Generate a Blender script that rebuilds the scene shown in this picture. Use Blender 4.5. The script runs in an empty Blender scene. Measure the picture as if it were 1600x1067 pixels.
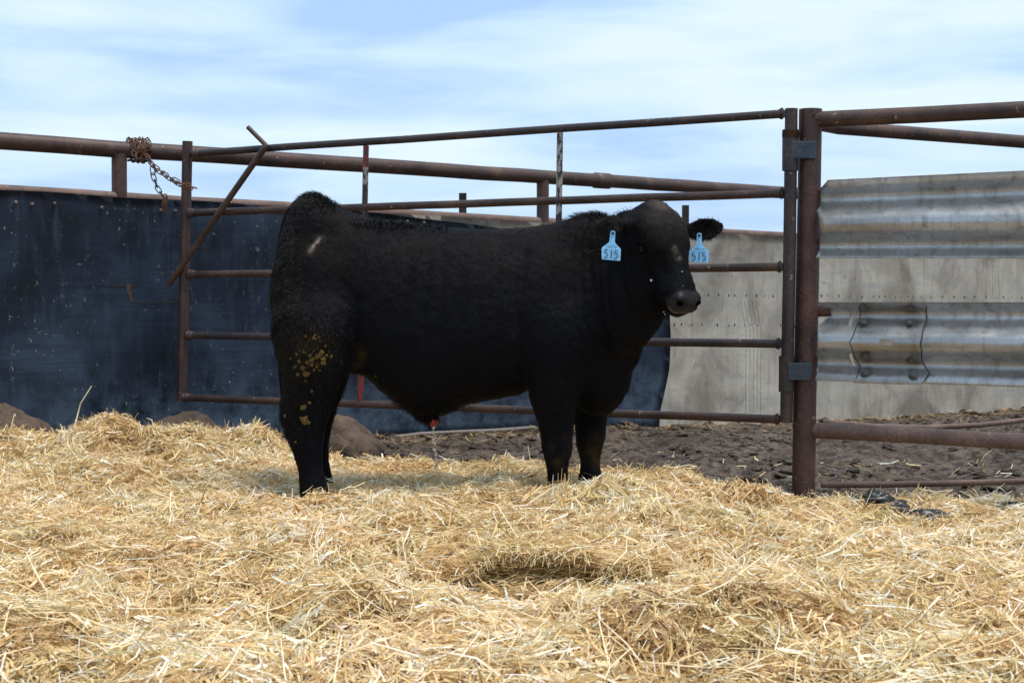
import bpy, bmesh, math, random
import numpy as np
from mathutils import Vector, Matrix
from mathutils.bvhtree import BVHTree

R = math.radians
random.seed(7)
rng = np.random.default_rng(11)
scene = bpy.context.scene
COL = scene.collection

# ------------------------------------------------------------------ camera
CAMZ = 1.03
FPX = 2400.0
PITCH = math.atan(65.5 / FPX)
cam_d = bpy.data.cameras.new("camera")
cam = bpy.data.objects.new("camera", cam_d)
COL.objects.link(cam)
cam.location = (0, 0, CAMZ)
cam.rotation_euler = (math.pi / 2 - PITCH, 0, 0)
cam_d.sensor_width = 36
cam_d.lens = FPX / 1600 * 36
cam_d.clip_start = 0.05
cam_d.clip_end = 3000
cam_d.dof.use_dof = True
cam_d.dof.focus_distance = 6.9
cam_d.dof.aperture_fstop = 9.0
scene.camera = cam

# ------------------------------------------------------------------ world
SUN_EL, SUN_AZ = R(70), R(118)          # azimuth measured from +Y (away from the camera) towards +X
w = bpy.data.worlds.new("World")
scene.world = w
w.use_nodes = True
nt = w.node_tree
for n in list(nt.nodes): nt.nodes.remove(n)
def wn(t): return nt.nodes.new(t)
wo = wn('ShaderNodeOutputWorld'); sky = wn('ShaderNodeTexSky')
sky.sky_type = 'NISHITA'; sky.sun_disc = False
sky.sun_elevation = SUN_EL; sky.sun_rotation = SUN_AZ
b1 = wn('ShaderNodeBackground'); b1.inputs[1].default_value = 0.1
nt.links.new(sky.outputs[0], b1.inputs[0])
tc = wn('ShaderNodeTexCoord'); mp = wn('ShaderNodeMapping')
mp.inputs['Scale'].default_value = (1.0, 1.0, 5.5)
mp.inputs['Location'].default_value = (3.3, 0.4, 1.15)
nt.links.new(tc.outputs['Generated'], mp.inputs['Vector'])
n1 = wn('ShaderNodeTexNoise'); n1.inputs['Scale'].default_value = 4.2; n1.inputs['Detail'].default_value = 5
n1.inputs['Roughness'].default_value = 0.5; n1.inputs['Distortion'].default_value = 0.25
nt.links.new(mp.outputs[0], n1.inputs['Vector'])
cr = wn('ShaderNodeValToRGB')
cr.color_ramp.elements[0].position = 0.36; cr.color_ramp.elements[0].color = (0.325, 0.475, 0.715, 1)
cr.color_ramp.elements[1].position = 0.64; cr.color_ramp.elements[1].color = (0.57, 0.68, 0.76, 1)
e = cr.color_ramp.elements.new(0.5); e.color = (0.455, 0.60, 0.77, 1)
nt.links.new(n1.outputs[0], cr.inputs[0])
b2 = wn('ShaderNodeBackground'); b2.inputs[1].default_value = 1.0
nt.links.new(cr.outputs[0], b2.inputs[0])
ms = wn('ShaderNodeMixShader'); ms.inputs[0].default_value = 0.95
nt.links.new(b1.outputs[0], ms.inputs[1]); nt.links.new(b2.outputs[0], ms.inputs[2])
nt.links.new(ms.outputs[0], wo.inputs[0])

sd = bpy.data.lights.new("sun", 'SUN'); sd.energy = 2.4; sd.angle = R(24); sd.color = (1, 0.955, 0.89)
sun = bpy.data.objects.new("sun", sd); COL.objects.link(sun)
dirv = Vector((math.sin(SUN_AZ) * math.cos(SUN_EL), math.cos(SUN_AZ) * math.cos(SUN_EL), math.sin(SUN_EL)))
sun.rotation_euler = dirv.to_track_quat('Z', 'Y').to_euler()
sun.location = (-3, 3, 8)

scene.view_settings.view_transform = 'Standard'
scene.view_settings.look = 'None'
scene.view_settings.exposure = 0.53
scene.view_settings.gamma = 1.0

# ------------------------------------------------------------------ helpers
def P(px, py, D):
    """photo pixel (1600x1067) at distance D along +Y -> world"""
    a = (px - 800) / FPX; b = (533.5 - py) / FPX
    c, s = math.cos(PITCH), math.sin(PITCH)
    d = (a, c + b * s, -s + b * c)
    k = D / d[1]
    return Vector((d[0] * k, D, CAMZ + d[2] * k))

def link(name, me, parent=None, mats=None):
    o = bpy.data.objects.new(name, me); COL.objects.link(o)
    if parent: o.parent = parent
    for m in (mats or []):
        me.materials.append(m)
    return o

def empty(name, loc=(0, 0, 0)):
    o = bpy.data.objects.new(name, None); COL.objects.link(o); o.location = loc
    o.empty_display_size = 0.1
    return o

def tag(o, label, cat=None, group=None, kind=None):
    if label: o['label'] = label
    if cat: o['category'] = cat
    if group: o['group'] = group
    if kind: o['kind'] = kind
    return o

def bm_obj(name, bm, mat, parent=None, smooth=True):
    me = bpy.data.meshes.new(name); bm.to_mesh(me); bm.free()
    if smooth:
        me.polygons.foreach_set('use_smooth', [True] * len(me.polygons))
    if parent:      # geometry is written in world space: shift it into the parent's frame
        me.transform(Matrix.Translation(-world_loc(parent)))
    return link(name, me, parent, [mat] if not isinstance(mat, list) else mat)

def world_loc(o):
    v = Vector(o.location)
    while o.parent:
        o = o.parent; v = v + Vector(o.location)
    return v

def frame(d, up=Vector((0, 0, 1))):
    d = d.normalized()
    if abs(d.dot(up)) > 0.98: up = Vector((0, 1, 0))
    s = d.cross(up).normalized(); u = s.cross(d).normalized()
    return s, u

def add_tube(bm, pts, rad, seg=16, caps=True, closed=False, bore=0.0, rib=None):
    pts = [Vector(p) for p in pts]; n = len(pts)
    rads = rad if isinstance(rad, (list, tuple)) else [rad] * n
    rings = []; prev = None
    for i, p in enumerate(pts):
        if closed: d = pts[(i + 1) % n] - pts[i - 1]
        else: d = pts[min(i + 1, n - 1)] - pts[max(i - 1, 0)]
        if prev is None: s, u = frame(d)
        else:
            dn = d.normalized(); s = (prev - dn * prev.dot(dn)).normalized(); u = s.cross(dn).normalized()
        prev = s
        r = rads[i]
        rings.append([bm.verts.new(p + (s * math.cos(2 * math.pi * k / seg) + u * math.sin(2 * math.pi * k / seg)) * r) for k in range(seg)])
    m = n if closed else n - 1
    for i in range(m):
        a, b = rings[i], rings[(i + 1) % n]
        for k in range(seg):
            try: bm.faces.new((a[k], a[(k + 1) % seg], b[(k + 1) % seg], b[k]))
            except ValueError: pass
    if caps and not closed:
        for ring, p, dirn in ((rings[0], pts[0], pts[1] - pts[0]), (rings[-1], pts[-1], pts[-2] - pts[-1])):
            if bore > 0:      # an open pipe end
                inner = [bm.verts.new(p + (v.co - p) * (1 - bore)) for v in ring]
                deep = [bm.verts.new(v.co + dirn.normalized() * 0.05) for v in inner]
                for k in range(seg):
                    j = (k + 1) % seg
                    bm.faces.new((ring[k], ring[j], inner[j], inner[k]))
                    bm.faces.new((inner[k], inner[j], deep[j], deep[k]))
                bm.faces.new(deep)
            else:
                bm.faces.new(ring)
    return bm

def pipe(name, pts, rad, mat, parent=None, seg=18, bore=0.0, wob=0.0006, n=None):
    """pipe along a polyline, resampled and very slightly uneven"""
    pts = [Vector(p) for p in pts]
    out = []
    for i in range(len(pts) - 1):
        L = (pts[i + 1] - pts[i]).length
        k = max(2, int(L / 0.35)) if n is None else n
        for j in range(k):
            q = pts[i].lerp(pts[i + 1], j / k)
            out.append(q + Vector((random.uniform(-wob, wob), random.uniform(-wob, wob), random.uniform(-wob, wob))) if (i or j) else q)
    out.append(pts[-1])
    bm = bmesh.new(); add_tube(bm, out, rad, seg, True, False, bore)
    bmesh.ops.recalc_face_normals(bm, faces=bm.faces)
    o = bm_obj(name, bm, mat, parent)
    autosmooth(o)
    return o

def autosmooth(o, ang=40):
    me = o.data
    bm = bmesh.new(); bm.from_mesh(me)
    for e_ in bm.edges:
        if len(e_.link_faces) == 2 and e_.calc_face_angle(0) > R(ang): e_.smooth = False
    bm.to_mesh(me); bm.free()

def add_box(bm, c, sx, sy, sz, rot=None):
    r = bmesh.ops.create_cube(bm, size=1)
    M = Matrix.Translation(Vector(c)) @ (rot.to_4x4() if rot else Matrix.Identity(4)) @ Matrix.Diagonal((sx, sy, sz, 1))
    bmesh.ops.transform(bm, matrix=M, verts=r['verts'])
    return r['verts']

def bevel_obj(o, w_=0.002, seg=2):
    m = o.modifiers.new("bevel", 'BEVEL'); m.width = w_; m.segments = seg; m.limit_method = 'ANGLE'
    return o

# numpy value noise
def _hash(ix, iy, seed):
    h = (ix.astype(np.int64) * 374761393 + iy.astype(np.int64) * 668265263 + seed * 974711) & 0x7fffffff
    h = ((h ^ (h >> 13)) * 1274126177) & 0x7fffffff
    return ((h ^ (h >> 16)) & 0xffff) / 65535.0
def vnoise(x, y, seed=0):
    ix = np.floor(x); iy = np.floor(y); fx = x - ix; fy = y - iy
    ux = fx * fx * fx * (fx * (fx * 6 - 15) + 10); uy = fy * fy * fy * (fy * (fy * 6 - 15) + 10)
    a = _hash(ix, iy, seed); b = _hash(ix + 1, iy, seed); c = _hash(ix, iy + 1, seed); d = _hash(ix + 1, iy + 1, seed)
    return (a * (1 - ux) + b * ux) * (1 - uy) + (c * (1 - ux) + d * ux) * uy
def fbm(x, y, seed=0, oct=4, gain=0.5):
    s = 0; a = 1; t = 0
    for i in range(oct):
        s = s + a * (vnoise(x * 2 ** i + 17.3 * i, y * 2 ** i - 9.1 * i, seed + i) - 0.5); t += a; a *= gain
    return s / t * 2

def grid_mesh(name, X, Y, Z):
    ny, nx = X.shape
    v = np.stack([X, Y, Z], -1).reshape(-1, 3).astype(np.float32)
    i = np.arange((ny - 1) * (nx - 1)); r_, c_ = i // (nx - 1), i % (nx - 1)
    a = r_ * nx + c_
    f = np.stack([a, a + 1, a + nx + 1, a + nx], -1)
    return np_mesh(name, v, f)

def np_mesh(name, v, f, smooth=True):
    me = bpy.data.meshes.new(name); k = f.shape[1]
    me.vertices.add(len(v)); me.vertices.foreach_set('co', np.ascontiguousarray(v, dtype=np.float32).ravel())
    me.loops.add(f.size); me.loops.foreach_set('vertex_index', f.astype(np.int32).ravel())
    me.polygons.add(len(f)); me.polygons.foreach_set('loop_start', np.arange(0, f.size, k, dtype=np.int32))
    me.polygons.foreach_set('use_smooth', np.full(len(f), smooth))
    me.update(calc_edges=True)
    return me

# ------------------------------------------------------------------ materials
class Mat:
    def __init__(s, name):
        s.m = bpy.data.materials.new(name); s.m.use_nodes = True
        s.nt = s.m.node_tree; s.b = s.nt.nodes['Principled BSDF']; s.out = s.nt.nodes['Material Output']
        s.tc = s.nt.nodes.new('ShaderNodeTexCoord')
        s.geo = s.nt.nodes.new('ShaderNodeNewGeometry')
    def pos(s, scale=(1, 1, 1), obj=False):
        m = s.nt.nodes.new('ShaderNodeMapping'); m.inputs['Scale'].default_value = scale
        s.nt.links.new(s.tc.outputs['Object'] if obj else s.geo.outputs['Position'], m.inputs['Vector'])
        return m.outputs[0]
    def noise(s, vec, scale, detail=4, rough=0.55, dist=0):
        n = s.nt.nodes.new('ShaderNodeTexNoise'); n.inputs['Scale'].default_value = scale
        n.inputs['Detail'].default_value = detail; n.inputs['Roughness'].default_value = rough
        n.inputs['Distortion'].default_value = dist
        s.nt.links.new(vec, n.inputs['Vector']); return n.outputs[0]
    def ramp(s, fac, stops):
        r = s.nt.nodes.new('ShaderNodeValToRGB'); el = r.color_ramp.elements
        while len(el) < len(stops): el.new(0.5)
        for e_, (p, c) in zip(el, stops):
            e_.position = p; e_.color = (c, c, c, 1) if isinstance(c, (int, float)) else (*c, 1)
        s.nt.links.new(fac, r.inputs[0]); return r.outputs[0]
    def mix(s, fac, a, b, mode='MIX'):
        m = s.nt.nodes.new('ShaderNodeMix'); m.data_type = 'RGBA'; m.blend_type = mode
        for sock, v in ((m.inputs[0], fac), (m.inputs[6], a), (m.inputs[7], b)):
            if isinstance(v, bpy.types.NodeSocket): s.nt.links.new(v, sock)
            else: sock.default_value = v if isinstance(v, (int, float)) else (*v, 1)
        return m.outputs[2]
    def math(s, op, a, b=0.0):
        m = s.nt.nodes.new('ShaderNodeMath'); m.operation = op
        for sock, v in ((m.inputs[0], a), (m.inputs[1], b)):
            if isinstance(v, bpy.types.NodeSocket): s.nt.links.new(v, sock)
            else: sock.default_value = v
        return m.outputs[0]
    def attr(s, name, out='Fac'):
        a = s.nt.nodes.new('ShaderNodeAttribute'); a.attribute_name = name; return a.outputs[out]
    def set(s, key, v):
        if isinstance(v, bpy.types.NodeSocket): s.nt.links.new(v, s.b.inputs[key])
        else: s.b.inputs[key].default_value = v if isinstance(v, (int, float)) else (*v, 1)
    def bump(s, h, strength=0.3, dist=0.01):
        b = s.nt.nodes.new('ShaderNodeBump'); b.inputs['Strength'].default_value = strength; b.inputs['Distance'].default_value = dist
        s.nt.links.new(h, b.inputs['Height']); s.nt.links.new(b.outputs[0], s.b.inputs['Normal'])

def rust_mat(name, c1, c2, c3, metal=0.25, rough=0.5, red=False, fleck=0.69):
    M = Mat(name); p = M.pos()
    big = M.noise(p, 5, 5, 0.6, 0.3); fine = M.noise(p, 70, 4, 0.65)
    col = M.ramp(big, [(0.3, c1), (0.52, c2), (0.72, c3)])
    f2 = M.ramp(fine, [(0.35, 0.55), (0.65, 1.35)])
    col = M.mix(0.8, col, f2, 'MULTIPLY')
    sp = M.noise(M.pos((1, 1, 1)), 34, 2, 0.5)
    col = M.mix(M.ramp(sp, [(fleck, 0.0), (fleck + 0.05, 0.75)]), col, (0.32, 0.22, 0.15))
    if red:      # remains of red and white paint in bands up the bar
        z = M.nt.nodes.new('ShaderNodeSeparateXYZ'); M.nt.links.new(M.geo.outputs['Position'], z.inputs[0])
        chip = M.ramp(M.noise(M.pos((1, 1, .5)), 55, 3), [(0.46, 0.0), (0.5, 1.0)])
        for z0, z1, pc in red:
            inside = M.math('MULTIPLY', M.math('GREATER_THAN', z.outputs[2], z0), M.math('LESS_THAN', z.outputs[2], z1))
            col = M.mix(M.math('MULTIPLY', inside, chip), col, pc)
    M.set('Base Color', col); M.set('Metallic', metal)
    M.set('Roughness', M.ramp(fine, [(0.3, rough - 0.1), (0.7, rough + 0.15)]))
    M.bump(fine, 0.35, 0.003)
    return M.m

M_rust = rust_mat('rusted_pipe', (0.034, 0.021, 0.017), (0.068, 0.037, 0.028), (0.115, 0.062, 0.042))
M_rustred = rust_mat('rusted_post', (0.042, 0.022, 0.018), (0.078, 0.037, 0.029), (0.12, 0.060, 0.045))
M_rustdark = rust_mat('dark_worn_pipe', (0.028, 0.022, 0.024), (0.05, 0.034, 0.032), (0.075, 0.045, 0.038))
M_rustlight = rust_mat('pale_rusted_pipe', (0.09, 0.055, 0.045), (0.15, 0.09, 0.07), (0.21, 0.13, 0.10), 0.1, 0.65)
M_rustpaint_red = rust_mat('red_flaked_bar', (0.034, 0.021, 0.017), (0.068, 0.037, 0.028), (0.115, 0.062, 0.042), red=[(1.78, 1.9, (0.30, 0.03, 0.035)), (1.66, 1.78, (0.32, 0.28, 0.26)), (0.40, 0.64, (0.27, 0.025, 0.028))])
M_rustpaint_white = rust_mat('white_flaked_bar', (0.03, 0.022, 0.02), (0.06, 0.036, 0.030), (0.10, 0.058, 0.042), red=[(1.48, 1.93, (0.36, 0.32, 0.28))])
M_chain = rust_mat('rusty_chain', (0.045, 0.025, 0.018), (0.10, 0.045, 0.025), (0.18, 0.08, 0.035), 0.3, 0.6)
M_plate = rust_mat('blue_grey_steel', (0.03, 0.038, 0.05), (0.045, 0.06, 0.08), (0.08, 0.06, 0.05), 0.4, 0.5, fleck=0.75)

def galv(name, tint=(1, 1, 1)):
    M = Mat(name)
    p = M.pos(); lo = M.pos((1, 1, 5)); st = M.pos((16, 16, 1))
    a = M.noise(lo, 1.3, 5, 0.6, 0.4); g = M.noise(p, 130, 3, 0.6); v = M.noise(st, 1.6, 4, 0.6); bl = M.noise(p, 6, 5, 0.65, 0.8)
    col = M.ramp(a, [(0.28, (0.46, 0.445, 0.42)), (0.5, (0.58, 0.575, 0.565)), (0.72, (0.72, 0.73, 0.74))])
    col = M.mix(M.ramp(v, [(0.5, 0.0), (0.75, 0.5)]), col, (0.22, 0.17, 0.12))
    col = M.mix(M.ramp(bl, [(0.60, 0.0), (0.76, 0.5)]), col, (0.28, 0.225, 0.17))
    col = M.mix(0.6, col, M.ramp(g, [(0.3, 0.75), (0.7, 1.2)]), 'MULTIPLY')
    sp = M.ramp(M.noise(p, 60, 1), [(0.74, 0.0), (0.77, 0.7)])
    col = M.mix(sp, col, (0.5, 0.48, 0.44))
    M.set('Base Color', col); M.set('Metallic', 0.85); M.set('Roughness', M.ramp(bl, [(0.3, 0.26), (0.7, 0.46)]))
    M.bump(M.noise(p, 26, 4), 0.12, 0.01)
    return M.m
M_galv = galv('weathered_galvanised_steel')

def black_belt():
    M = Mat('black_belting'); p = M.pos(); st = M.pos((5, 5, 1.0)); hz = M.pos((1, 1, 22))
    a = M.noise(p, 1.6, 5, 0.6, 0.4); b = M.noise(st, 3, 5, 0.65, 0.3); c = M.noise(hz, 2.2, 3)
    col = M.ramp(a, [(0.36, (0.012, 0.017, 0.029)), (0.50, (0.026, 0.040, 0.070)), (0.66, (0.065, 0.098, 0.155))])
    col = M.mix(M.ramp(b, [(0.5, 0.0), (0.78, 0.75)]), col, (0.075, 0.105, 0.15))
    col = M.mix(M.ramp(c, [(0.45, 0.0), (0.7, 0.35)]), col, (0.012, 0.013, 0.018))
    # dust gathers low down on the sheet
    z = M.nt.nodes.new('ShaderNodeSeparateXYZ'); M.nt.links.new(M.geo.outputs['Position'], z.inputs[0])
    low = M.math('MULTIPLY', M.ramp(z.outputs[2], [(0.25, 1.0), (0.62, 0.0)]), M.ramp(M.noise(p, 7, 6, 0.7), [(0.38, 0.0), (0.60, 0.9)]))
    col = M.mix(low, col, (0.11, 0.16, 0.22))
    s1 = M.ramp(M.noise(p, 17, 4, 0.75, 0.8), [(0.655, 0.0), (0.69, 0.85)])
    s2 = M.ramp(M.noise(M.pos((1, 1, 0.6)), 48, 2, 0.6), [(0.685, 0.0), (0.71, 0.9)])
    gate = M.ramp(M.noise(p, 2.1, 2), [(0.42, 0.0), (0.55, 1.0)])
    col = M.mix(s1, col, (0.20, 0.20, 0.17)); col = M.mix(M.math('MULTIPLY', s2, gate), col, (0.34, 0.33, 0.28))
    M.set('Base Color', col); M.set('Roughness', 0.62); M.b.inputs['Specular IOR Level'].default_value = 0.35
    M.bump(a, 0.2, 0.05)
    return M.m
M_black = black_belt()

def pale_belt():
    M = Mat('pale_belting'); p = M.pos(); st = M.pos((9, 9, 0.8)); hz = M.pos((1, 1, 10))
    a = M.noise(p, 1.7, 5, 0.6, 0.6); b = M.noise(st, 2.4, 4, 0.6, 0.2); c = M.noise(hz, 1.3, 4); f = M.noise(p, 9, 5, 0.7, 0.7)
    col = M.ramp(a, [(0.36, (0.38, 0.325, 0.26)), (0.5, (0.60, 0.535, 0.445)), (0.64, (0.70, 0.64, 0.545))])
    col = M.mix(M.ramp(b, [(0.5, 0.0), (0.78, 0.4)]), col, (0.28, 0.22, 0.165))
    col = M.mix(M.ramp(c, [(0.5, 0.0), (0.72, 0.6)]), col, (0.46, 0.45, 0.44))
    col = M.mix(M.ramp(f, [(0.56, 0.0), (0.75, 0.6)]), col, (0.20, 0.14, 0.095))
    col = M.mix(M.ramp(M.noise(M.pos((1, 1, 0.5)), 4, 4), [(0.56, 0.0), (0.66, 0.5)]), col, (0.5, 0.45, 0.36))
    M.set('Base Color', col); M.set('Roughness', 0.75); M.bump(a, 0.25, 0.05)
    return M.m
M_pale = pale_belt()

def simple(name, c, rough=0.6, metal=0.0, spec=0.5):
    M = Mat(name); n = M.noise(M.pos(), 40, 3)
    col = M.mix(0.7, c, M.ramp(n, [(0.3, 0.7), (0.7, 1.25)]), 'MULTIPLY')
    M.set('Base Color', col); M.set('Roughness', rough); M.set('Metallic', metal); M.b.inputs['Specular IOR Level'].default_value = spec
    return M.m
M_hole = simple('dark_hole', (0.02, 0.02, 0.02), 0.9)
M_scratch = simple('rust_scratch', (0.30, 0.20, 0.13), 0.9, 0, .1)
M_brownboard = simple('weathered_board', (0.19, 0.16, 0.14), 0.85)

def dirt_mat():
    M = Mat('trampled_dirt'); p = M.pos()
    a = M.noise(p, 1.4, 6, 0.65, 0.5); b = M.noise(p, 14, 5, 0.7, 0.3); c = M.noise(p, 60, 3)
    col = M.ramp(a, [(0.3, (0.066, 0.046, 0.033)), (0.5, (0.125, 0.093, 0.070)), (0.7, (0.18, 0.14, 0.108))])
    col = M.mix(M.ramp(b, [(0.43, 0.9), (0.54, 0.0)]), col, (0.035, 0.024, 0.019))
    col = M.mix(0.6, col, M.ramp(c, [(0.3, 0.7), (0.7, 1.3)]), 'MULTIPLY')
    M.set('Base Color', col); M.set('Roughness', 0.9); M.b.inputs['Specular IOR Level'].default_value = 0.25
    M.bump(b, 1.0, 0.05)
    return M.m
M_dirt = dirt_mat()

def straw_mat(name='straw', under=False):
    M = Mat(name)
    s = M.attr('shade')
    col = M.ramp(s, [(0.0, (0.15, 0.075, 0.025)), (0.14, (0.38, 0.22, 0.085)), (0.38, (0.67, 0.46, 0.205)), (0.62, (0.82, 0.63, 0.335)), (0.80, (0.87, 0.74, 0.50)), (1.0, (0.90, 0.86, 0.77))])
    hue = M.ramp(M.attr('hue'), [(0.0, (1.05, 0.90, 0.76)), (0.35, (1.04, 0.98, 0.9)), (0.7, (1.0, 1.03, 1.0)), (1.0, (0.95, 1.01, 0.88))])
    col = M.mix(1.0, col, hue, 'MULTIPLY')
    M.set('Base Color', col); M.set('Roughness', 0.5); M.b.inputs['Specular IOR Level'].default_value = 0.4
    tr = M.nt.nodes.new('ShaderNodeBsdfTranslucent'); M.nt.links.new(col, tr.inputs[0])
    mx = M.nt.nodes.new('ShaderNodeMixShader'); mx.inputs[0].default_value = 0.22
    M.nt.links.new(M.b.outputs[0], mx.inputs[1]); M.nt.links.new(tr.outputs[0], mx.inputs[2]); M.nt.links.new(mx.outputs[0], M.out.inputs[0])
    return M.m
M_straw = straw_mat()

def bed_mat():
    M = Mat('packed_straw'); p = M.pos((1, 1, 1))
    a = M.noise(M.pos((3, 9, 3)), 14, 4, 0.7, 1.2); b = M.noise(M.pos((10, 3, 3)), 13, 4, 0.7, 1.5)
    col = M.ramp(a, [(0.35, (0.10, 0.055, 0.02)), (0.55, (0.24, 0.14, 0.055)), (0.7, (0.38, 0.26, 0.11))])  # dark brown, painting shade into the gaps between loose strands
    col = M.mix(0.5, col, M.ramp(b, [(0.35, (0.10, 0.06, 0.02)), (0.7, (0.42, 0.30, 0.14))]))
    M.set('Base Color', col); M.set('Roughness', 0.9); M.bump(a, 0.8, 0.03)
    return M.m
M_bed = bed_mat()

# ------------------------------------------------------------------ ground heights
def xof(px, D): return (px - 800) / FPX * D

def edgeY(X):
    return np.interp(X, [-6, -3, -1.3, -0.9, 0.0, 0.45, 1.3, 1.9, 2.35, 3.2, 6], [9.0, 9.0, 8.95, 8.3, 8.15, 7.75, 7.5, 7.3, 7.45, 7.3, 7.2])

MOUNDS = [  # px, D, height, rx, ry
    (155, 8.35, 0.13, 0.22, 0.30), (285, 8.25, 0.10, 0.20, 0.25), (400, 8.5, 0.08, 0.12, 0.2), (20, 8.3, 0.05, 0.25, 0.25),
    (560, 8.05, 0.02, 0.22, 0.2), (795, 7.95, 0.03, 0.2, 0.2),
    (965, 6.55, 0.085, 0.24, 0.22), (1045, 6.2, 0.045, 0.25, 0.25), (985, 7.75, 0.045, 0.2, 0.18), (1170, 7.15, 0.055, 0.28, 0.25),
    (560, 6.55, 0.035, 0.2, 0.2), (640, 6.2, 0.04, 0.25, 0.2), (430, 5.6, 0.04, 0.5, 0.3),
    (330, 4.7, 0.03, 0.35, 0.25), (60, 4.15, 0.05, 0.25, 0.25), (20, 5.3, 0.03, 0.3, 0.3), (540, 4.55, 0.045, 0.3, 0.18),
    (1130, 4.45, 0.075, 0.30, 0.28), (1040, 4.0, 0.05, 0.25, 0.2), (700, 3.95, 0.045, 0.35, 0.2), (1420, 4.7, 0.04, 0.35, 0.3),
    (1300, 5.6, 0.03, 0.4, 0.3), (230, 6.6, 0.03, 0.4, 0.3), (1500, 3.9, 0.04, 0.3, 0.2), (280, 3.75, 0.03, 0.3, 0.2),
]
def LIP(X):
    return 5.20 + 0.05 * np.sin(X * 7 + 1) + 0.10 * fbm(X * 4.5, X * 0 + 2.2, 63, 3)
def H(X, Y):
    """top surface of the bedding"""
    base = 0.105 + 0.05 * np.clip((Y - 5) / 2.5, 0, 1)
    left = np.clip((-X - 0.9) / 0.7, 0, 1) * np.clip((Y - 6.6) / 1.8, 0, 1) * 0.085
    right = -0.100 * np.clip((X - 0.75) / 0.6, 0, 1) * np.clip((Y - 6.2) / 1.0, 0, 1)
    z = base + left + right
    for px, D, h, rx, ry in MOUNDS:
        z = z + h * np.exp(-((X - xof(px, D)) / rx) ** 2 - ((Y - D) / ry) ** 2)
    noise = 0.040 * fbm(X * 2.1, Y * 2.1, 3, 3) + 0.045 * fbm(X * 6.0, Y * 6.0, 9, 3)
    # the overhanging wad of straw with the hollow in front of it
    wx = (0.75 + 0.5 * fbm(X * 5, Y * 5, 61, 2)) / (1 + np.exp(-(X - xof(690, 5.25)) / 0.04)) / (1 + np.exp((X - xof(1020, 5.25)) / 0.04))
    lip = LIP(X)
    step = 1 / (1 + np.exp(-(Y - lip) / 0.025))
    z = z + wx * (0.105 * step * np.exp(-np.clip(Y - lip, 0, 9) / 0.40) - 0.060 * (1 - step) * np.exp(-((Y - 5.06) / 0.17) ** 2))
    z = z + noise
    q = fbm(X * 4.2 + 7, Y * 5.5, 12, 3)
    z = z - 0.05 * np.clip(q - 0.28, 0, 1) * 2
    for fx, fy, fz in ((xof(492, 6.90), 6.90, 0.092), (xof(872, 6.93), 6.93, 0.118), (xof(923, 7.30), 7.30, 0.155), (xof(500, 7.29), 7.29, 0.15), (xof(1255, 7.58), 7.50, 0.03)):
        wgt = np.exp(-(((X - fx) / 0.16) ** 2 + ((Y - fy) / 0.22) ** 2) ** 2)
        z = z * (1 - wgt) + fz * wgt          # trodden down under hooves and post
    return z
def cover(X, Y):
    """1 where there is bedding, falling to 0 past its ragged back edge"""
    e_ = edgeY(X) + 0.16 * fbm(X * 3.1, Y * 1.0 + 5, 21, 4)
    return np.clip((e_ - Y) / 0.22 + 0.5, 0, 1)
def G(X, Y):
    """bare dirt"""
    z = 0.02 + 0.03 * fbm(X * 1.2, Y * 1.2, 31, 3)
    cl = fbm(X * 5.5, Y * 5.5, 41, 4)
    near = np.clip(1 - np.maximum(np.abs(Y - 10) - 6, 0) / 6, 0, 1) * np.clip(1 - np.maximum(np.abs(X) - 7, 0) / 4, 0, 1)
    z = z + near * (0.042 * np.abs(cl) * 1.6 + 0.020 * np.abs(fbm(X * 13, Y * 13, 51, 3)))
    z = z + np.interp(Y, [9, 11.2, 12.3, 13.4, 15.7], [0, 0.0, -0.06, -0.115, -0.15])
    # a low bank of soil against the windbreak
    tt = (X + 3.02) * 0.628 - (Y - 9.07) * 0.778          # signed distance in front of the fence line
    z = z + 0.02 * np.exp(-((tt - 0.15) / 0.45) ** 2) * near
    return z

def build_ground():
    xs = np.concatenate([[-900, -300, -100, -40, -20, -12], np.arange(-8, 9.0, 0.035), [12, 20, 40, 100, 300, 900]])
    ys = np.concatenate([[-300, -60, -15, -4, 0, 2, 4], np.arange(5.5, 17.5, 0.035), [20, 30, 60, 150, 400, 1200]])
    X, Y = np.meshgrid(xs, ys)
    Z = G(X, Y)
    me = grid_mesh('ground', X, Y, Z)
    o = link('ground', me, None, [M_dirt]); tag(o, None, kind='structure')
    o['label'] = 'bare trampled brown dirt of the pen behind the straw'
    xs = np.arange(-6, 6.2, 0.03); ys = np.arange(1.2, 9.4, 0.03)
    X, Y = np.meshgrid(xs, ys)
    c = cover(X, Y); Z = H(X, Y) - 0.022
    Z = G(X, Y) * (1 - c) + Z * c - (c < 0.02) * 0.06
    me = grid_mesh('straw_bed', X, Y, Z)
    o = link('straw_bed', me, None, [M_bed])
    tag(o, 'packed yellow straw bedding under the loose strands', 'bedding', kind='stuff')
build_ground()

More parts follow.
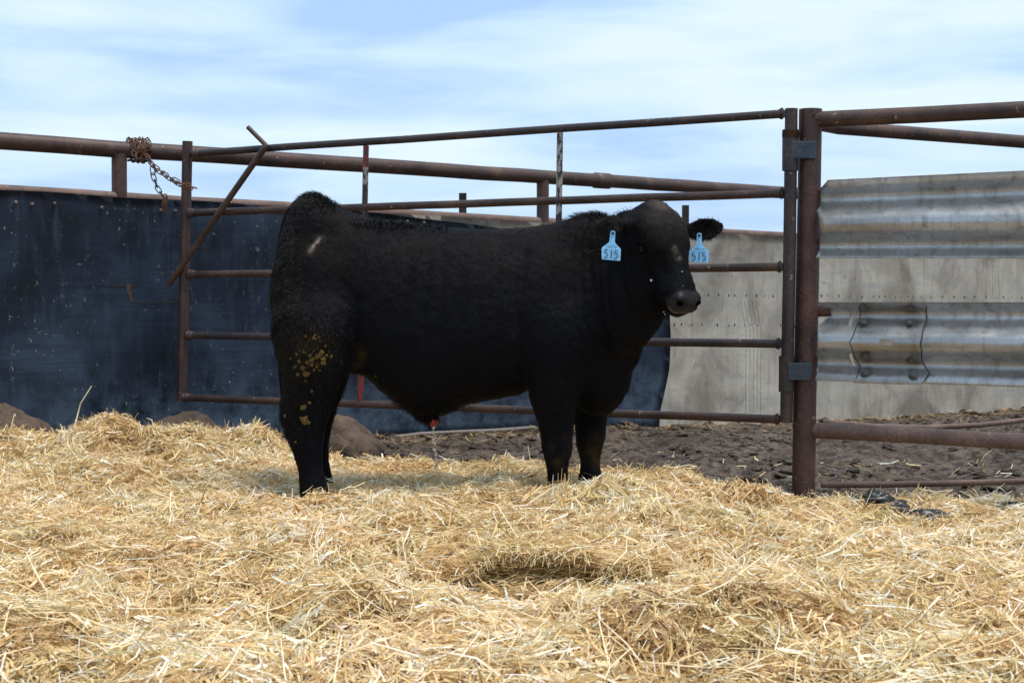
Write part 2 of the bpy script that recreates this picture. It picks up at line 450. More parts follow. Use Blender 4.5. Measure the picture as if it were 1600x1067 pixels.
# ------------------------------------------------------------------ straw strands
def strands(name, root, az, pitch, L, W, bend, shade, roll, mat, parent=None):
    """bent flat blades: az/pitch of the direction, bend = turn between the two halves"""
    n = len(L)
    d0 = np.stack([np.cos(az) * np.cos(pitch), np.sin(az) * np.cos(pitch), np.sin(pitch)], -1)
    az2 = az + bend[:, 0]; p2 = pitch + bend[:, 1]
    d1 = np.stack([np.cos(az2) * np.cos(p2), np.sin(az2) * np.cos(p2), np.sin(p2)], -1)
    side = np.stack([-np.sin(az), np.cos(az), np.zeros(n)], -1)
    up = np.cross(d0, side)
    s = side * np.cos(roll)[:, None] + up * np.sin(roll)[:, None]
    h = (L * 0.5)[:, None]; w_ = (W * 0.5)[:, None]
    p0 = root - d0 * h; p1 = root; p2_ = root + d1 * h
    v = np.stack([p0 - s * w_ * .8, p0 + s * w_ * .8, p1 - s * w_, p1 + s * w_, p2_ - s * w_ * .5, p2_ + s * w_ * .5], 1).reshape(-1, 3)
    b = (np.arange(n) * 6)[:, None]
    f = np.concatenate([b + np.array([[0, 1, 3, 2]]), b + np.array([[2, 3, 5, 4]])], 1).reshape(-1, 4)
    me = np_mesh(name, v, f, False)
    a = me.attributes.new('shade', 'FLOAT', 'POINT'); a.data.foreach_set('value', np.repeat(shade, 6).astype(np.float32))
    hue = np.clip(0.52 + 0.20 * rng.normal(size=n) + 0.30 * fbm(root[:, 0] * 3.3, root[:, 1] * 3.3, 301, 3), 0, 1)
    a = me.attributes.new('hue', 'FLOAT', 'POINT'); a.data.foreach_set('value', np.repeat(hue, 6).astype(np.float32))
    return link(name, me, parent, [mat])

DARKP = [(1372, 6.95, 0.16, 0.14), (1440, 6.40, 0.18, 0.13), (1410, 6.70, 0.10, 0.1), (1585, 7.1, 0.18, 0.14)]
def scatter(N, wide):
    D = 2.3 + (9.35 - 2.3) * rng.random(N * 2) ** 0.85
    if wide: X = rng.uniform(-5.6, 5.6, N * 2)
    else: X = rng.uniform(-1, 1, N * 2) * (0.335 * D + 0.25)
    keep = rng.random(N * 2) < (0.006 + 0.994 * cover(X, D))
    if not wide:
        keep &= rng.random(N * 2) < (0.335 * D + 0.25) / 3.4
    if wide: keep &= np.abs(X) > 0.335 * D + 0.2
    for px, Y_, rx, ry in DARKP:
        m = np.exp(-((X - xof(px, Y_)) / rx) ** 2 - ((D - Y_) / ry) ** 2)
        keep &= rng.random(N * 2) > 0.97 * m
    hollow = (X > xof(705, 5.1)) & (X < xof(1005, 5.1)) & (D < LIP(X) - 0.01) & (D > LIP(X) - 0.22)
    keep &= ~hollow | (rng.random(N * 2) < 0.5)
    return X[keep][:N], D[keep][:N]

def build_straw():
    parts = []
    def add(X, Y, lift, az, pitch, L, W, bend, shade, roll):
        c = cover(X, Y)
        z = np.where(c > 0.05, (H(X, Y) - 0.02) * c + G(X, Y) * (1 - c), G(X, Y)) + lift
        parts.append((np.stack([X, Y, z], -1), az, pitch, L, W, bend, shade, roll))
    def slope_pitch(X, Y, az, k=0.9):
        e_ = 0.03
        gx = (H(X + e_, Y) - H(X - e_, Y)) / (2 * e_); gy = (H(X, Y + e_) - H(X, Y - e_)) / (2 * e_)
        return np.arctan((gx * np.cos(az) + gy * np.sin(az)) * k)
    def tone(X, Y, n):
        lf = fbm(X * 2.3, Y * 2.3, 77, 3) * 0.16 + fbm(X * 9, Y * 9, 78, 2) * 0.13
        dk = np.zeros(n)
        for px, D, r_, amt in ((185, 8.1, .15, .35), (215, 7.9, .2, .25), (850, 5.06, .16, .25), (930, 5.08, .12, .2), (770, 5.08, .12, .2), (70, 4.1, .2, .2), (1130, 4.3, .25, .2), (1190, 7.0, .12, .25), (620, 6.15, .12, .2), (560, 4.5, .15, .2), (1020, 3.95, .2, .15)):  # darker patches; those before the wad paint shade into its hollow
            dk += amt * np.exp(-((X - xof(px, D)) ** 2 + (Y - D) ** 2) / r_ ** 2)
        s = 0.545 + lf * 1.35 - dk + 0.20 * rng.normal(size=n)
        bright = rng.random(n) < 0.21
        s = np.where(bright, s + 0.35, s)
        return np.clip(s, 0.02, 1)
    # loose strands
    for N, wide in ((215000, False), (42000, True)):
        X, Y = scatter(N, wide); n = len(X)
        az = rng.uniform(0, 6.283, n)
        lift = np.abs(rng.normal(size=n)) * 0.018 + 0.001
        L = np.clip(rng.gamma(2.6, 0.021, n), 0.02, 0.19) * (1.35 if wide else 1)
        W = np.clip(rng.gamma(5.0, 0.0011, n), 0.002, 0.011) * (1.4 if wide else 1)
        pit = slope_pitch(X, Y, az) + rng.normal(size=n) * 0.27
        bend = np.stack([rng.normal(size=n) * 0.35, rng.normal(size=n) * 0.28], -1)
        add(X, Y, lift, az, pit, L, W, bend, tone(X, Y, n), rng.uniform(-1.2, 1.2, n))
    # locks of straw lying the same way
    NC = 7000
    cx, cy = scatter(NC, False); NC = len(cx)
    caz = fbm(cx * 1.6, cy * 1.6, 5, 2) * 4 + rng.normal(size=NC) * 1.1
    cp = rng.normal(size=NC) * 0.14 + 0.06; cl = np.abs(rng.normal(size=NC)) * 0.022 + 0.006
    cb = rng.normal(size=(NC, 2)) * np.array([0.5, 0.35]); ct = rng.normal(size=NC) * 0.14
    k = 30
    i = np.repeat(np.arange(NC), k); n = len(i)
    sl = rng.normal(size=n) * 0.022; al = rng.normal(size=n) * 0.030
    X = cx[i] + np.cos(caz[i]) * al - np.sin(caz[i]) * sl; Y = cy[i] + np.sin(caz[i]) * al + np.cos(caz[i]) * sl
    az = caz[i] + rng.normal(size=n) * 0.34
    pit = slope_pitch(X, Y, az) + cp[i] + rng.normal(size=n) * 0.10
    lift = cl[i] * rng.random(n) + 0.003 + np.sin(cp[i]) * al * 0.6
    L = np.clip(rng.gamma(4.0, 0.018, n), 0.02, 0.2); W = np.clip(rng.gamma(5.0, 0.0009, n), 0.0018, 0.009)
    sh = np.clip(tone(X, Y, n) + ct[i], 0.02, 1)
    add(X, Y, lift, az, pit, L, W, cb[i] + rng.normal(size=(n, 2)) * 0.12, sh, rng.uniform(-1.3, 1.3, n))
    # the layered wad: strands stacked down its face, and a shaggy lip hanging over the hollow
    n = 7000
    X = rng.normal(size=n) * 0.22 + xof(850, 5.2); X = np.clip(X, xof(690, 5.2), xof(1015, 5.2)); lip = LIP(X)
    hh = rng.random(n) ** 0.7
    Y = lip - 0.02 + 0.04 * hh + rng.normal(size=n) * 0.02
    az = rng.normal(size=n) * 0.25 + np.where(rng.random(n) < .5, 0, math.pi)
    L = rng.gamma(4, 0.020, n).clip(0.03, 0.22)
    z = H(X, lip - 0.09) + hh * (H(X, lip + 0.07) - H(X, lip - 0.09)) + rng.normal(size=n) * 0.006
    parts.append((np.stack([X, Y, z], -1), az, rng.normal(size=n) * 0.16, L, rng.uniform(.0018, .0042, n), rng.normal(size=(n, 2)) * 0.35, np.clip(0.30 + 0.30 * hh ** 2 + 0.2 * rng.normal(size=n), 0.02, 1), rng.uniform(-1, 1, n)))  # darker down the face: shade under the lip put into the colour
    n = 1500
    X = rng.uniform(xof(700, 5.2), xof(1010, 5.2), n); lip = LIP(X)
    az = -1.57 + rng.normal(size=n) * 0.9
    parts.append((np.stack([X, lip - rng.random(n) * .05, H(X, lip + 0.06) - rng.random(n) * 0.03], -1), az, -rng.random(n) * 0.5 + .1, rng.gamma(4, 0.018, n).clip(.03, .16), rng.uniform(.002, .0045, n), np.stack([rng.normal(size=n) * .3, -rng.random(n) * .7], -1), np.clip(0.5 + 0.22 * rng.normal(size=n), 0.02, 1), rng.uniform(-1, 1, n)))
    # stiff stems sticking up
    X, Y = scatter(2600, False); n = len(X)
    az = rng.uniform(0, 6.28, n); L = rng.uniform(0.05, 0.17, n)
    add(X, Y, L * 0.22, az, rng.uniform(0.3, 1.15, n), L, rng.uniform(0.0020, 0.0042, n), np.stack([rng.normal(size=n) * .3, -rng.random(n) * .7], -1), np.clip(0.62 + .22 * rng.normal(size=n), 0, 1), rng.uniform(-1, 1, n))
    # tufts along the far edge of the bedding, seen against the wall and the dirt
    X = rng.uniform(-3.3, 2.9, 1500); Y = edgeY(X) - rng.uniform(0.0, 0.5, 1500); n = 1500
    az = rng.uniform(0, 6.28, n); L = rng.uniform(0.05, 0.16, n)
    add(X, Y, L * 0.20, az, rng.uniform(0.15, 1.2, n), L, rng.uniform(0.0025, 0.0048, n), np.stack([rng.normal(size=n) * .3, -rng.random(n) * .9], -1), np.clip(0.6 + .22 * rng.normal(size=n), 0, 1), rng.uniform(-.6, .6, n))
    # litter on the dirt by the wall and along the fence
    n = 3500
    t_ = rng.uniform(-0.1, 1.8, n); off = np.abs(rng.normal(size=n)) * 0.25 + 0.06
    X = -3.02 + 5.24 * t_ + 0.628 * off; Y = 9.07 + 4.23 * t_ - 0.778 * off
    az = rng.uniform(0, 6.28, n)
    parts.append((np.stack([X, Y, G(X, Y) + 0.012], -1), az, rng.normal(size=n) * 0.15, rng.uniform(.03, .13, n), rng.uniform(.002, .0045, n), rng.normal(size=(n, 2)) * .3, np.clip(.32 + .22 * rng.normal(size=n), 0, 1), rng.uniform(-.5, .5, n)))
    # long bright stalks lying on top in the foreground
    n = 1000
    Y = rng.uniform(3.3, 6.5, n); X = rng.uniform(-1, 1, n) * 0.34 * Y; az = rng.uniform(0, 6.28, n)
    add(X, Y, np.full(n, 0.045), az, slope_pitch(X, Y, az) + rng.normal(size=n) * 0.12, rng.uniform(0.14, 0.30, n), rng.uniform(0.0028, 0.0048, n), rng.normal(size=(n, 2)) * np.array([.25, .15]), np.clip(.75 + .15 * rng.normal(size=n), 0, 1), rng.uniform(-.7, .7, n))
    cat_ = [np.concatenate([p[j] for p in parts]) for j in range(8)]
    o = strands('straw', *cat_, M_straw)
    tag(o, 'loose yellow and pale straw strands strewn thickly over the pen floor', 'straw', kind='stuff')
build_straw()

# named single tall stems
def stem(pts, r=0.0022, c=0.7):
    bm = bmesh.new(); add_tube(bm, pts, [r * 1.2] + [r] * (len(pts) - 2) + [r * 0.5], 6)
    o = bm_obj('straw_stalk', bm, M_stalk)
    return o
M_stalk = simple('pale_stalk', (0.68, 0.55, 0.33), 0.6)
for lab, pts, D in [
    ('tall forked straw stalk standing on the left straw heap against the black sheet', [(116, 668), (126, 630), (143, 603)], 8.3),
    ('yellow straw stalk standing near the left edge by the first dirt mound', [(8, 705), (16, 675), (23, 646), (25, 652)], 8.1),
    ('kinked pale straw stalk on the heap left of the gate stile', [(250, 674), (240, 668), (237, 656), (229, 653)], 8.2),
    ('pale upright straw stalk right of the gate stile beside the bull hind leg', [(392, 678), (396, 660), (400, 650)], 8.4)]:
    tag(stem([P(x, y, D) for x, y in pts], 0.0035), lab, 'straw stalk', 'straw stalks standing up from the bedding')

# ------------------------------------------------------------------ far windbreak fence (rails, posts, black and pale belting)
F0 = np.array([-3.02, 9.07]); FD = np.array([5.24, 4.23]); FN = Vector((0.628, -0.778, 0))   # FN: towards the camera
def ft(px):
    k = (px - 800) / FPX
    return (k * 9.07 + 3.02) / (5.24 - 4.23 * k)
def FP(t, h, off=0.0):
    """point on the fence line; h above the camera height; off metres towards the camera"""
    return Vector((F0[0] + FD[0] * t, F0[1] + FD[1] * t, CAMZ + h)) + FN * off
def h2(t): return 0.642 - 0.086 * t

wb = empty('windbreak_fence', FP(0.5, -CAMZ + 0.02))
tag(wb, 'long rusty pipe windbreak fence hung with black and pale belting behind the bull', 'fence')
pipe('top_rail', [FP(-0.9, 0.93), FP(ft(925), 0.93), FP(2.1, 0.93)], 0.052, M_rust, wb, wob=0.003)
bm = bmesh.new()
a_, b_ = FP(ft(927), 0.93), FP(ft(953), 0.93)
add_tube(bm, [a_, a_.lerp(b_, .1), a_.lerp(b_, .9), b_], [0.053, 0.062, 0.062, 0.053], 20)
bm_obj('rail_sleeve', bm, M_rust, wb)
pipe('middle_rail', [FP(-0.9, h2(-.9) ), FP(ft(440), h2(ft(440))), FP(ft(700), h2(ft(700))), FP(ft(1225), h2(ft(1225))), FP(2.1, h2(2.1))], 0.034, M_rustlight, wb, wob=0.003)
for px in (-420, 188, 848, 1330):
    t = ft(px)
    pipe('fence_post', [FP(t, -CAMZ - 0.2), FP(t, 0.90)], 0.047, M_rust, wb)
for px, ytop in ((723, 302), (1071, 321)):
    t = ft(px); q = FP(t, 0, -0.16)
    top = P(px, ytop, q.y)
    bm = bmesh.new(); add_box(bm, (top.x, top.y, (top.z - 0.1) / 2), 0.055, 0.05, top.z + 0.1)
    tag(bm_obj('stub_post', bm, M_rust, wb, False), None)

def sheet(name, t0, t1, ztop, zbot, off, mat, parent, thick=0.008, curl=None, nu=90, nv=26, wav=0.012, right_edge=None):
    bm = bmesh.new(); grid = []
    for j in range(nv + 1):
        row = []; v = j / nv
        for i in range(nu + 1):
            u = i / nu
            t1_ = t1 if right_edge is None else right_edge(v)
            t = t0 + (t1_ - t0) * u
            h = ztop(t) * (1 - v) + zbot(t) * v
            o_ = off + wav * (math.sin(t * 9 + v * 2) * 0.6 + math.sin(t * 23 + 1) * 0.25 + math.sin(v * 5 + t * 4) * 0.6)
            if curl: o_ += curl(u, v)
            row.append(bm.verts.new(FP(t, h, o_)))
        grid.append(row)
    for j in range(nv):
        for i in range(nu):
            bm.faces.new((grid[j][i], grid[j + 1][i], grid[j + 1][i + 1], grid[j][i + 1]))
    r = bmesh.ops.solidify(bm, geom=bm.faces[:], thickness=thick)
    bmesh.ops.recalc_face_normals(bm, faces=bm.faces)
    return bm_obj(name, bm, mat, parent)

pale = sheet('pale_belting', ft(480), 2.1, lambda t: h2(t) - 0.01 + 0.006 * math.sin(t * 31), lambda t: -CAMZ - 0.22 + 0.012 * math.sin(t * 17), 0.055, M_pale, wb,
      curl=lambda u, v: 0.02 * math.exp(-v * 9), wav=0.014)
pale['label'] = 'pale grey worn belting with rows of holes'
def redge(v):
    # right edge of the black sheet: straight down, then sweeping back to the left
    py = 330 + 340 * v
    px = np.interp(py, [330, 500, 560, 600, 640, 680], [1030, 1031, 1028, 1020, 1011, 1009])
    return ft(float(px))
black = sheet('black_belting', -0.9, ft(1030), lambda t: h2(t) - 0.004 - np.interp(t, [ft(300), ft(600), ft(850)], [0, 0.01, 0.10]) + 0.004 * math.sin(t * 40),
      lambda t: -CAMZ + float(np.interp(t, [.4, .6, .8], [.085, .06, .005])) + 0.01 * math.sin(t * 13), 0.095, M_black, wb, curl=lambda u, v: 0.05 * max(0, (u - .93) / .07) ** 2 * v, right_edge=redge, nu=140)
black['label'] = 'black rubber sheet with pale splashes and dust'
# pale batten at the foot of the black sheet
bm = bmesh.new()
pts = [FP(ft(x), -CAMZ + z, 0.12) for x, z in ((600, .070), (640, .082), (690, .078), (760, .070), (820, .072))]
add_tube(bm, pts, 0.014, 8)
bm_obj('batten', bm, M_brownboard, wb)
# bolts and brackets under the middle rail, holding the black sheet
for px in (15, 40, 75, 148, 240, 262, 590, 605, 622, 648):
    t = ft(px); c = FP(t, h2(t) - 0.06 - 0.02 * random.random() - (0.0 if px < 500 else 0.0), 0.11)
    bm = bmesh.new(); add_tube(bm, [c, c + FN * 0.012], 0.011, 6)
    bm_obj('bolt', bm, M_rustlight, wb)
def on_surface(o, px, py, lift=0.002):
    off = world_loc(o); me = o.data
    if o.name not in _bv: _bv[o.name] = BVHTree.FromPolygons([v.co + off for v in me.vertices], [tuple(p.vertices) for p in me.polygons])
    c0_ = Vector((0, 0, CAMZ)); d = (P(px, py, 10) - c0_).normalized()
    r = _bv[o.name].ray_cast(c0_, d, 40)
    return r[0] + FN * lift if r[0] else P(px, py, 11)
_bv = {}
# tear in the black sheet with a flap of rust-brown backing
def patch(name, outline, mat, parent, lift=0.003, thick=0.003):
    bm = bmesh.new(); vs = [bm.verts.new(on_surface(parent, x, y, lift)) for x, y in outline]
    vb = [bm.verts.new(v.co - FN * thick) for v in vs]; n = len(vs)
    bm.faces.new(vs); bm.faces.new(vb[::-1])
    for k in range(n): bm.faces.new((vs[k], vb[k], vb[(k + 1) % n], vs[(k + 1) % n]))
    bmesh.ops.recalc_face_normals(bm, faces=bm.faces)
    return bm_obj(name, bm, mat, parent, False)
patch('torn_patch', [(197, 446), (201, 442), (205, 445), (204, 452), (206, 460), (205, 468), (209, 473), (203, 471), (201, 462), (198, 455)], M_rust, black)
patch('torn_edge', [(205, 471), (214, 472.5), (250, 472.5), (283, 471.5), (283, 473), (250, 474.4), (212, 474.6)], M_hole, black)
patch('torn_edge', [(153, 446), (175, 446.6), (196, 446), (196, 447.4), (172, 448)], M_hole, black)
M_splash = simple('dried_splash', (.22, .23, .22), .9)
for cx_, y0_, y1_, n_, sx_ in ((20, 537, 612, 26, 1.6), (17, 306, 332, 8, 1.0), (205, 325, 345, 5, 8), (30, 480, 500, 6, 18), (350, 575, 640, 26, 30), (400, 560, 640, 26, 22), (100, 420, 640, 40, 85), (220, 360, 640, 34, 60), (570, 600, 660, 14, 40), (700, 640, 664, 16, 50), (985, 560, 640, 12, 18)):
    for k in range(n_):
        x = cx_ + random.gauss(0, 1) * sx_; y = random.uniform(y0_, y1_)
        if not (3 < x < 1000) or (245 < x < 300): continue
        a_ = random.uniform(0, 3.14); r_ = random.uniform(.3, .85) * (1.6 if random.random() < .12 else 1); e_ = random.uniform(.4, 1)
        if black.data is None: break
        patch('splash', [(x + math.cos(a_ + t_) * r_ * random.uniform(.7, 1.3), y + math.sin(a_ + t_) * r_ * e_ * 1.6 * random.uniform(.7, 1.3)) for t_ in (0, 1.05, 2.1, 3.14, 4.2, 5.25)], M_splash, black, .002, .002)
        splash_n = globals().get('splash_n', 0) + 1
        globals()['splash_n'] = splash_n
        if splash_n >= 95: break
    if globals().get('splash_n', 0) >= 95: break
# rows of punched holes and long rust scratches on the pale sheet
for row, (ya, yb, dens) in enumerate(((461, 464, 1.0), (507, 512, 0.9))):
    x = 1042
    while x < 1640:
        if random.random() < dens:
            y = ya + (yb - ya) * (x - 1040) / 400 + random.uniform(-1, 1)
            if row == 1 and x > 1270: break
            y = min(y, 466)  if row == 0 else y
            c = on_surface(pale, x, y, 0.0)
            big = random.uniform(0.5, 1.0) * (0.7 if row < 2 else 0.5)
            vs = []; bm = bmesh.new()
            for k in range(8):
                a = k * math.pi / 4
                vs.append(bm.verts.new(c + Vector((math.cos(a) * 0.010 * big * .8, -0.0, math.sin(a) * 0.021 * big)) + FN * 0.006))
            bm.faces.new(vs)
            bmesh.ops.solidify(bm, geom=bm.faces[:], thickness=0.003)
            bm_obj('punched_hole', bm, M_hole, pale)
        x += random.choice((9, 11, 13, 16, 18))
for k, (xa, xb) in enumerate(((1166, 1165), (1172, 1171), (1178, 1177), (1184, 1183), (1190, 1188), (1542, 1541), (1552, 1550), (1560, 1561))):
    pts = []
    for j in range(12):
        y = (470 if k < 5 else 404) + (175 if k < 5 else 62) * j / 11
        x = xa + (xb - xa) * j / 11 + random.uniform(-.4, .4)
        if k < 5 and y < 520: x -= (520 - y) * .18
        pts.append(on_surface(pale, x, y, 0.0005))
    bm = bmesh.new(); add_tube(bm, [p + FN * 0.0 for p in pts], 0.0009 + 0.0008 * random.random(), 4)
    bm_obj('rust_streak', bm, M_scratch, pale)

def build_clods(n):
    bm = bmesh.new(); bmesh.ops.create_icosphere(bm, subdivisions=2, radius=1)
    bv = np.array([v.co[:] for v in bm.verts]); bf = np.array([[v.index for v in f.verts] for f in bm.faces]); bm.free()
    Y = 7.3 + (15.5 - 7.3) * rng.random(n * 3) ** 1.2; X = rng.uniform(-2.0, 5.2, n * 3)
    tt = (X + 3.02) * 0.628 - (Y - 9.07) * 0.778
    k = (tt > 0.1) & (cover(X, Y) < 0.25) & (rng.random(n * 3) < np.clip(0.35 + 0.9 * fbm(X * 1.6, Y * 1.6, 55, 3) + 0.6 * np.exp(-((tt - .3) / .35) ** 2), 0.03, 1))
    X, Y = X[k][:n], Y[k][:n]; n = len(X)
    r = np.clip(rng.gamma(1.3, 0.009, n), 0.004, 0.055)
    sc = np.stack([r * rng.uniform(.8, 1.7, n), r * rng.uniform(.7, 1.4, n), r * rng.uniform(.3, .6, n)], -1)
    d = bv[None] * sc[:, None] * (1 + 0.45 * rng.normal(size=(n, len(bv), 1)) * 0.6)
    a = rng.uniform(0, 6.28, n); ca, sa = np.cos(a)[:, None], np.sin(a)[:, None]
    x = d[..., 0] * ca - d[..., 1] * sa; y = d[..., 0] * sa + d[..., 1] * ca
    v = np.stack([x + X[:, None], y + Y[:, None], d[..., 2] + (G(X, Y) + r * .02)[:, None]], -1).reshape(-1, 3)
    f = (bf[None] + (np.arange(n) * len(bv))[:, None, None]).reshape(-1, 3)
    me = np_mesh('dirt_clods', v, f, True)
    tag(link('dirt_clods', me, None, [M_dirt]), 'small brown clods of churned dirt scattered in front of the windbreak', 'dirt', kind='stuff')
build_clods(6500)

# ------------------------------------------------------------------ dirt mounds in front of the black sheet
M_mound = (lambda M: (M.set('Base Color', M.mix(M.ramp(M.noise(M.pos((1, 1, .5)), 16, 5, .7, .4), [(.45, 0.), (.62, .85)]), M.ramp(M.noise(M.pos(), 4, 4), [(.3, (.07, .045, .028)), (.7, (.14, .092, .06))]), (.055, .035, .024))), M.set('Roughness', .95), M.bump(M.noise(M.pos(), 45, 4), .8, .02), M.m)[-1])(Mat('dry_dung_soil'))
for lab, cx, D, wpx, ytop, ybase in (
    ('brown rounded dirt mound at the far left against the black sheet', 10, 8.75, 105, 627, 730),
    ('low brown dirt mound behind the straw just right of the gate stile foot', 305, 9.1, 82, 649, 720),
    ('brown dirt mound seen between the hind legs and the belly of the bull', 542, 9.75, 60, 654, 692)):
    c = P(cx, ybase, D); top = P(cx, ytop, D).z; rx = wpx / FPX * D
    bm = bmesh.new(); bmesh.ops.create_icosphere(bm, subdivisions=5, radius=1)
    for v in bm.verts:
        n_ = v.co.copy()
        nz = float(fbm(np.array([n_.x * 1.6 + cx]), np.array([n_.y * 1.6 + n_.z * 1.3]), 8, 4)[0])
        k = 1 + 0.26 * nz + 0.03 * float(fbm(np.array([n_.x * 9]), np.array([n_.y * 9 + n_.z * 7]), 18, 2)[0])
        v.co = Vector((n_.x * rx * k, n_.y * 0.30 * k, max(n_.z, -0.5) * (top - 0.03) * k * (1 - 0.25 * n_.x)))
        v.co += Vector((c.x, D, 0.03))
    tag(bm_obj('dirt_mound', bm, M_mound), lab, 'dirt mound', 'dirt mounds along the windbreak')

# ------------------------------------------------------------------ gate
gL, gR = 9.4, 7.55
gate = empty('pipe_gate', P(760, 640, 8.4))
tag(gate, 'wide rusty pipe gate with five rails right behind the bull', 'gate')
def GP(px, py):
    # point on the plane of the gate under pixel (px, py)
    A = P(293, 400, gL); B = P(1233, 400, gR)
    k = (px - 800) / FPX; dx, dy = B.x - A.x, B.y - A.y
    t = (k * A.y - A.x) / (dx - k * dy)
    return P(px, py, A.y + dy * t)
rails = [((300, 240), (1225, 178), 0.021, M_rustdark), ((292, 333), (1225, 302), 0.0215, M_rust), ((293, 429), (1222, 417), 0.0215, M_rust),
         ((290, 524), (1220, 537), 0.0215, M_rustdark), ((284, 621), (1218, 655), 0.0215, M_rust)]
for a, b, r_, m in rails:
    pipe('rail', [GP(*a), GP(*b)], r_, m, gate, wob=0.0015)
pipe('left_stile', [GP(293, 221), GP(284, 626)], 0.0315, M_rust, gate, bore=0.15)
pipe('right_stile', [GP(1236.5, 170), GP(1233, 430), GP(1228.5, 660)], 0.0315, M_rustdark, gate, bore=0.15)
o = pipe('upright_bar', [GP(572, 228), GP(563, 632)], 0.0165, M_rustpaint_red, gate); o['label'] = 'upright bar with flaking red paint'
o = pipe('upright_bar', [GP(875, 207), GP(869, 642)], 0.0165, M_rustpaint_white, gate); o['label'] = 'upright bar with flaking white paint'
fo = Vector((-0.02, -0.05, 0))
pipe('diagonal_brace', [GP(272, 444) + fo, GP(417, 236) + fo * .8, GP(423, 229) + fo * .6], 0.019, M_rust, gate)
pipe('latch_arm', [GP(423, 231) + fo * .6, GP(392, 200) + fo * .6], 0.0135, M_rust, gate, bore=0.2)
for y0, y1, xc in ((203, 267, 1235.0), (556, 612, 1229.5)):
    pipe('hinge_sleeve', [GP(xc, y0), GP(xc - .5, y1)], 0.0395, M_rustdark, gate, bore=0.12)
bm = bmesh.new(); add_tube(bm, [GP(1235.6, 205), GP(1235.5, 215)], 0.0425, 20)
bm_obj('sleeve_collar', bm, M_rust, gate)
# welds where rails meet the stiles
for a, b, r_, m in rails:
    for q, d in ((a, 8), (b, -5)):
        bm = bmesh.new(); c = GP(q[0] + d * .6, q[1]); c2 = GP(q[0] + d * 1.6, q[1])
        add_tube(bm, [c, c.lerp(c2, .5), c2], [r_ + .009, r_ + .006, r_ + .001], 14)
        bm_obj('weld', bm, M_rust, gate)

# ------------------------------------------------------------------ near fence on the right: hinge post, rails, crash-barrier beams
nf = empty('crash_barrier_fence', P(1262, 775, 7.58))
tag(nf, 'rusty pipe fence on the right carrying two weathered steel crash barrier beams', 'fence')
def NP(px, py, off=0.0):
    A = P(1262, 400, 7.58); B = P(1600, 400, 7.19)
    k = (px - 800) / FPX; dx, dy = B.x - A.x, B.y - A.y
    t = (k * A.y - A.x) / (dx - k * dy)
    p = P(px, py, A.y + dy * t)
    return p + Vector((0, -off, 0))
pipe('hinge_post', [P(1266.5, 171, 7.58), P(1261.5, 450, 7.58), P(1257.5, 620, 7.58), P(1254.5, 830, 7.58)], 0.0565, M_rustred, nf, seg=28, bore=0.1)
pipe('top_rail', [NP(1276, 187), NP(1600, 171.5), NP(2100, 150)], 0.0395, M_rust, nf, seg=24, wob=0.002)
pipe('bottom_rail', [NP(1270, 672), NP(1600, 690), NP(2100, 716)], 0.039, M_rustlight, nf, seg=24, wob=0.002)
pipe('fence_post', [NP(2090, 140), NP(2090, 900)], 0.06, M_rustred, nf)
# weld clump at the rail joint
bm = bmesh.new()
for k in range(14):
    c = NP(1271 + random.uniform(-4, 3), 174 + k * 1.0, 0.045 + random.uniform(0, .012))
    bmesh.ops.create_icosphere(bm, subdivisions=1, radius=random.uniform(.003, .007), matrix=Matrix.Translation(c))
bm_obj('weld', bm, M_rustlight, nf)

PROF = [(0.0, 0.050), (0.035, 0.052), (0.10, 0.030), (0.17, 0.004), (0.25, 0.004), (0.36, 0.036), (0.47, 0.068), (0.56, 0.074), (0.64, 0.062), (0.74, 0.022), (0.80, 0.006), (0.86, 0.010), (0.97, 0.040), (1.0, 0.043)]
PROF = [(a_, b_ * 1.5) for a_, b_ in PROF]
def prof(v, sh=0.0):
    xs_ = [p[0] for p in PROF]; ys_ = [p[1] for p in PROF]
    return float(np.interp(min(max(v + sh, 0), 1), xs_, ys_))
def in_slot(x, y, cx, cy, w_, h_, ang=0.0):
    ca, sa = math.cos(ang), math.sin(ang); u = (x - cx) * ca + (y - cy) * sa; v = -(x - cx) * sa + (y - cy) * ca
    u = max(abs(u) - (w_ - h_) / 2, 0)
    return u * u + v * v < h_ * h_ / 4
def beam(name, x0, x1, top, bot, fwd, mat, parent, thick=0.0035, left=None, right=None, nu=70, nv=44, sh=0.0, seed=1, holes=()):
    bm = bmesh.new(); G_ = []
    for j in range(nv + 1):
        v = j / nv; row = []
        # smooth the corners of the profile
        d = (prof(v - .03, sh) + prof(v - .015, sh) + prof(v, sh) * 2 + prof(v + .015, sh) + prof(v + .03, sh)) / 6
        xa = x0 if left is None else left(v); xb = x1 if right is None else right(v)
        for i in range(nu + 1):
            x = xa + (xb - xa) * (i / nu); py = top(x) * (1 - v) + bot(x) * v
            dent = 0.003 * math.sin(x * .021 + v * 4 + seed) + 0.0015 * math.sin(x * .09 + v * 9)
            row.append(bm.verts.new(NP(x, py, fwd + d + dent)))
        G_.append(row)
    for j in range(nv):
        for i in range(nu):
            x = ((left(j / nv) if left else x0) * (1 - i / nu) + (right(j / nv) if right else x1) * i / nu)
            y = top(x) * (1 - (j + .5) / nv) + bot(x) * (j + .5) / nv
            if any(in_slot(x, y, *h_) for h_ in holes): continue
            bm.faces.new((G_[j][i], G_[j + 1][i], G_[j + 1][i + 1], G_[j][i + 1]))
    bmesh.ops.solidify(bm, geom=bm.faces[:], thickness=-thick)
    bmesh.ops.recalc_face_normals(bm, faces=bm.faces)
    return bm_obj(name, bm, mat, parent)
M_bolt = simple('grimy_bolt_steel', (.10, .092, .08), .5, .5)
t1 = lambda x: 283 - 15.0 * (x - 1283) / 317
bo1 = lambda x: 404 + 0.5 * (x - 1283) / 317
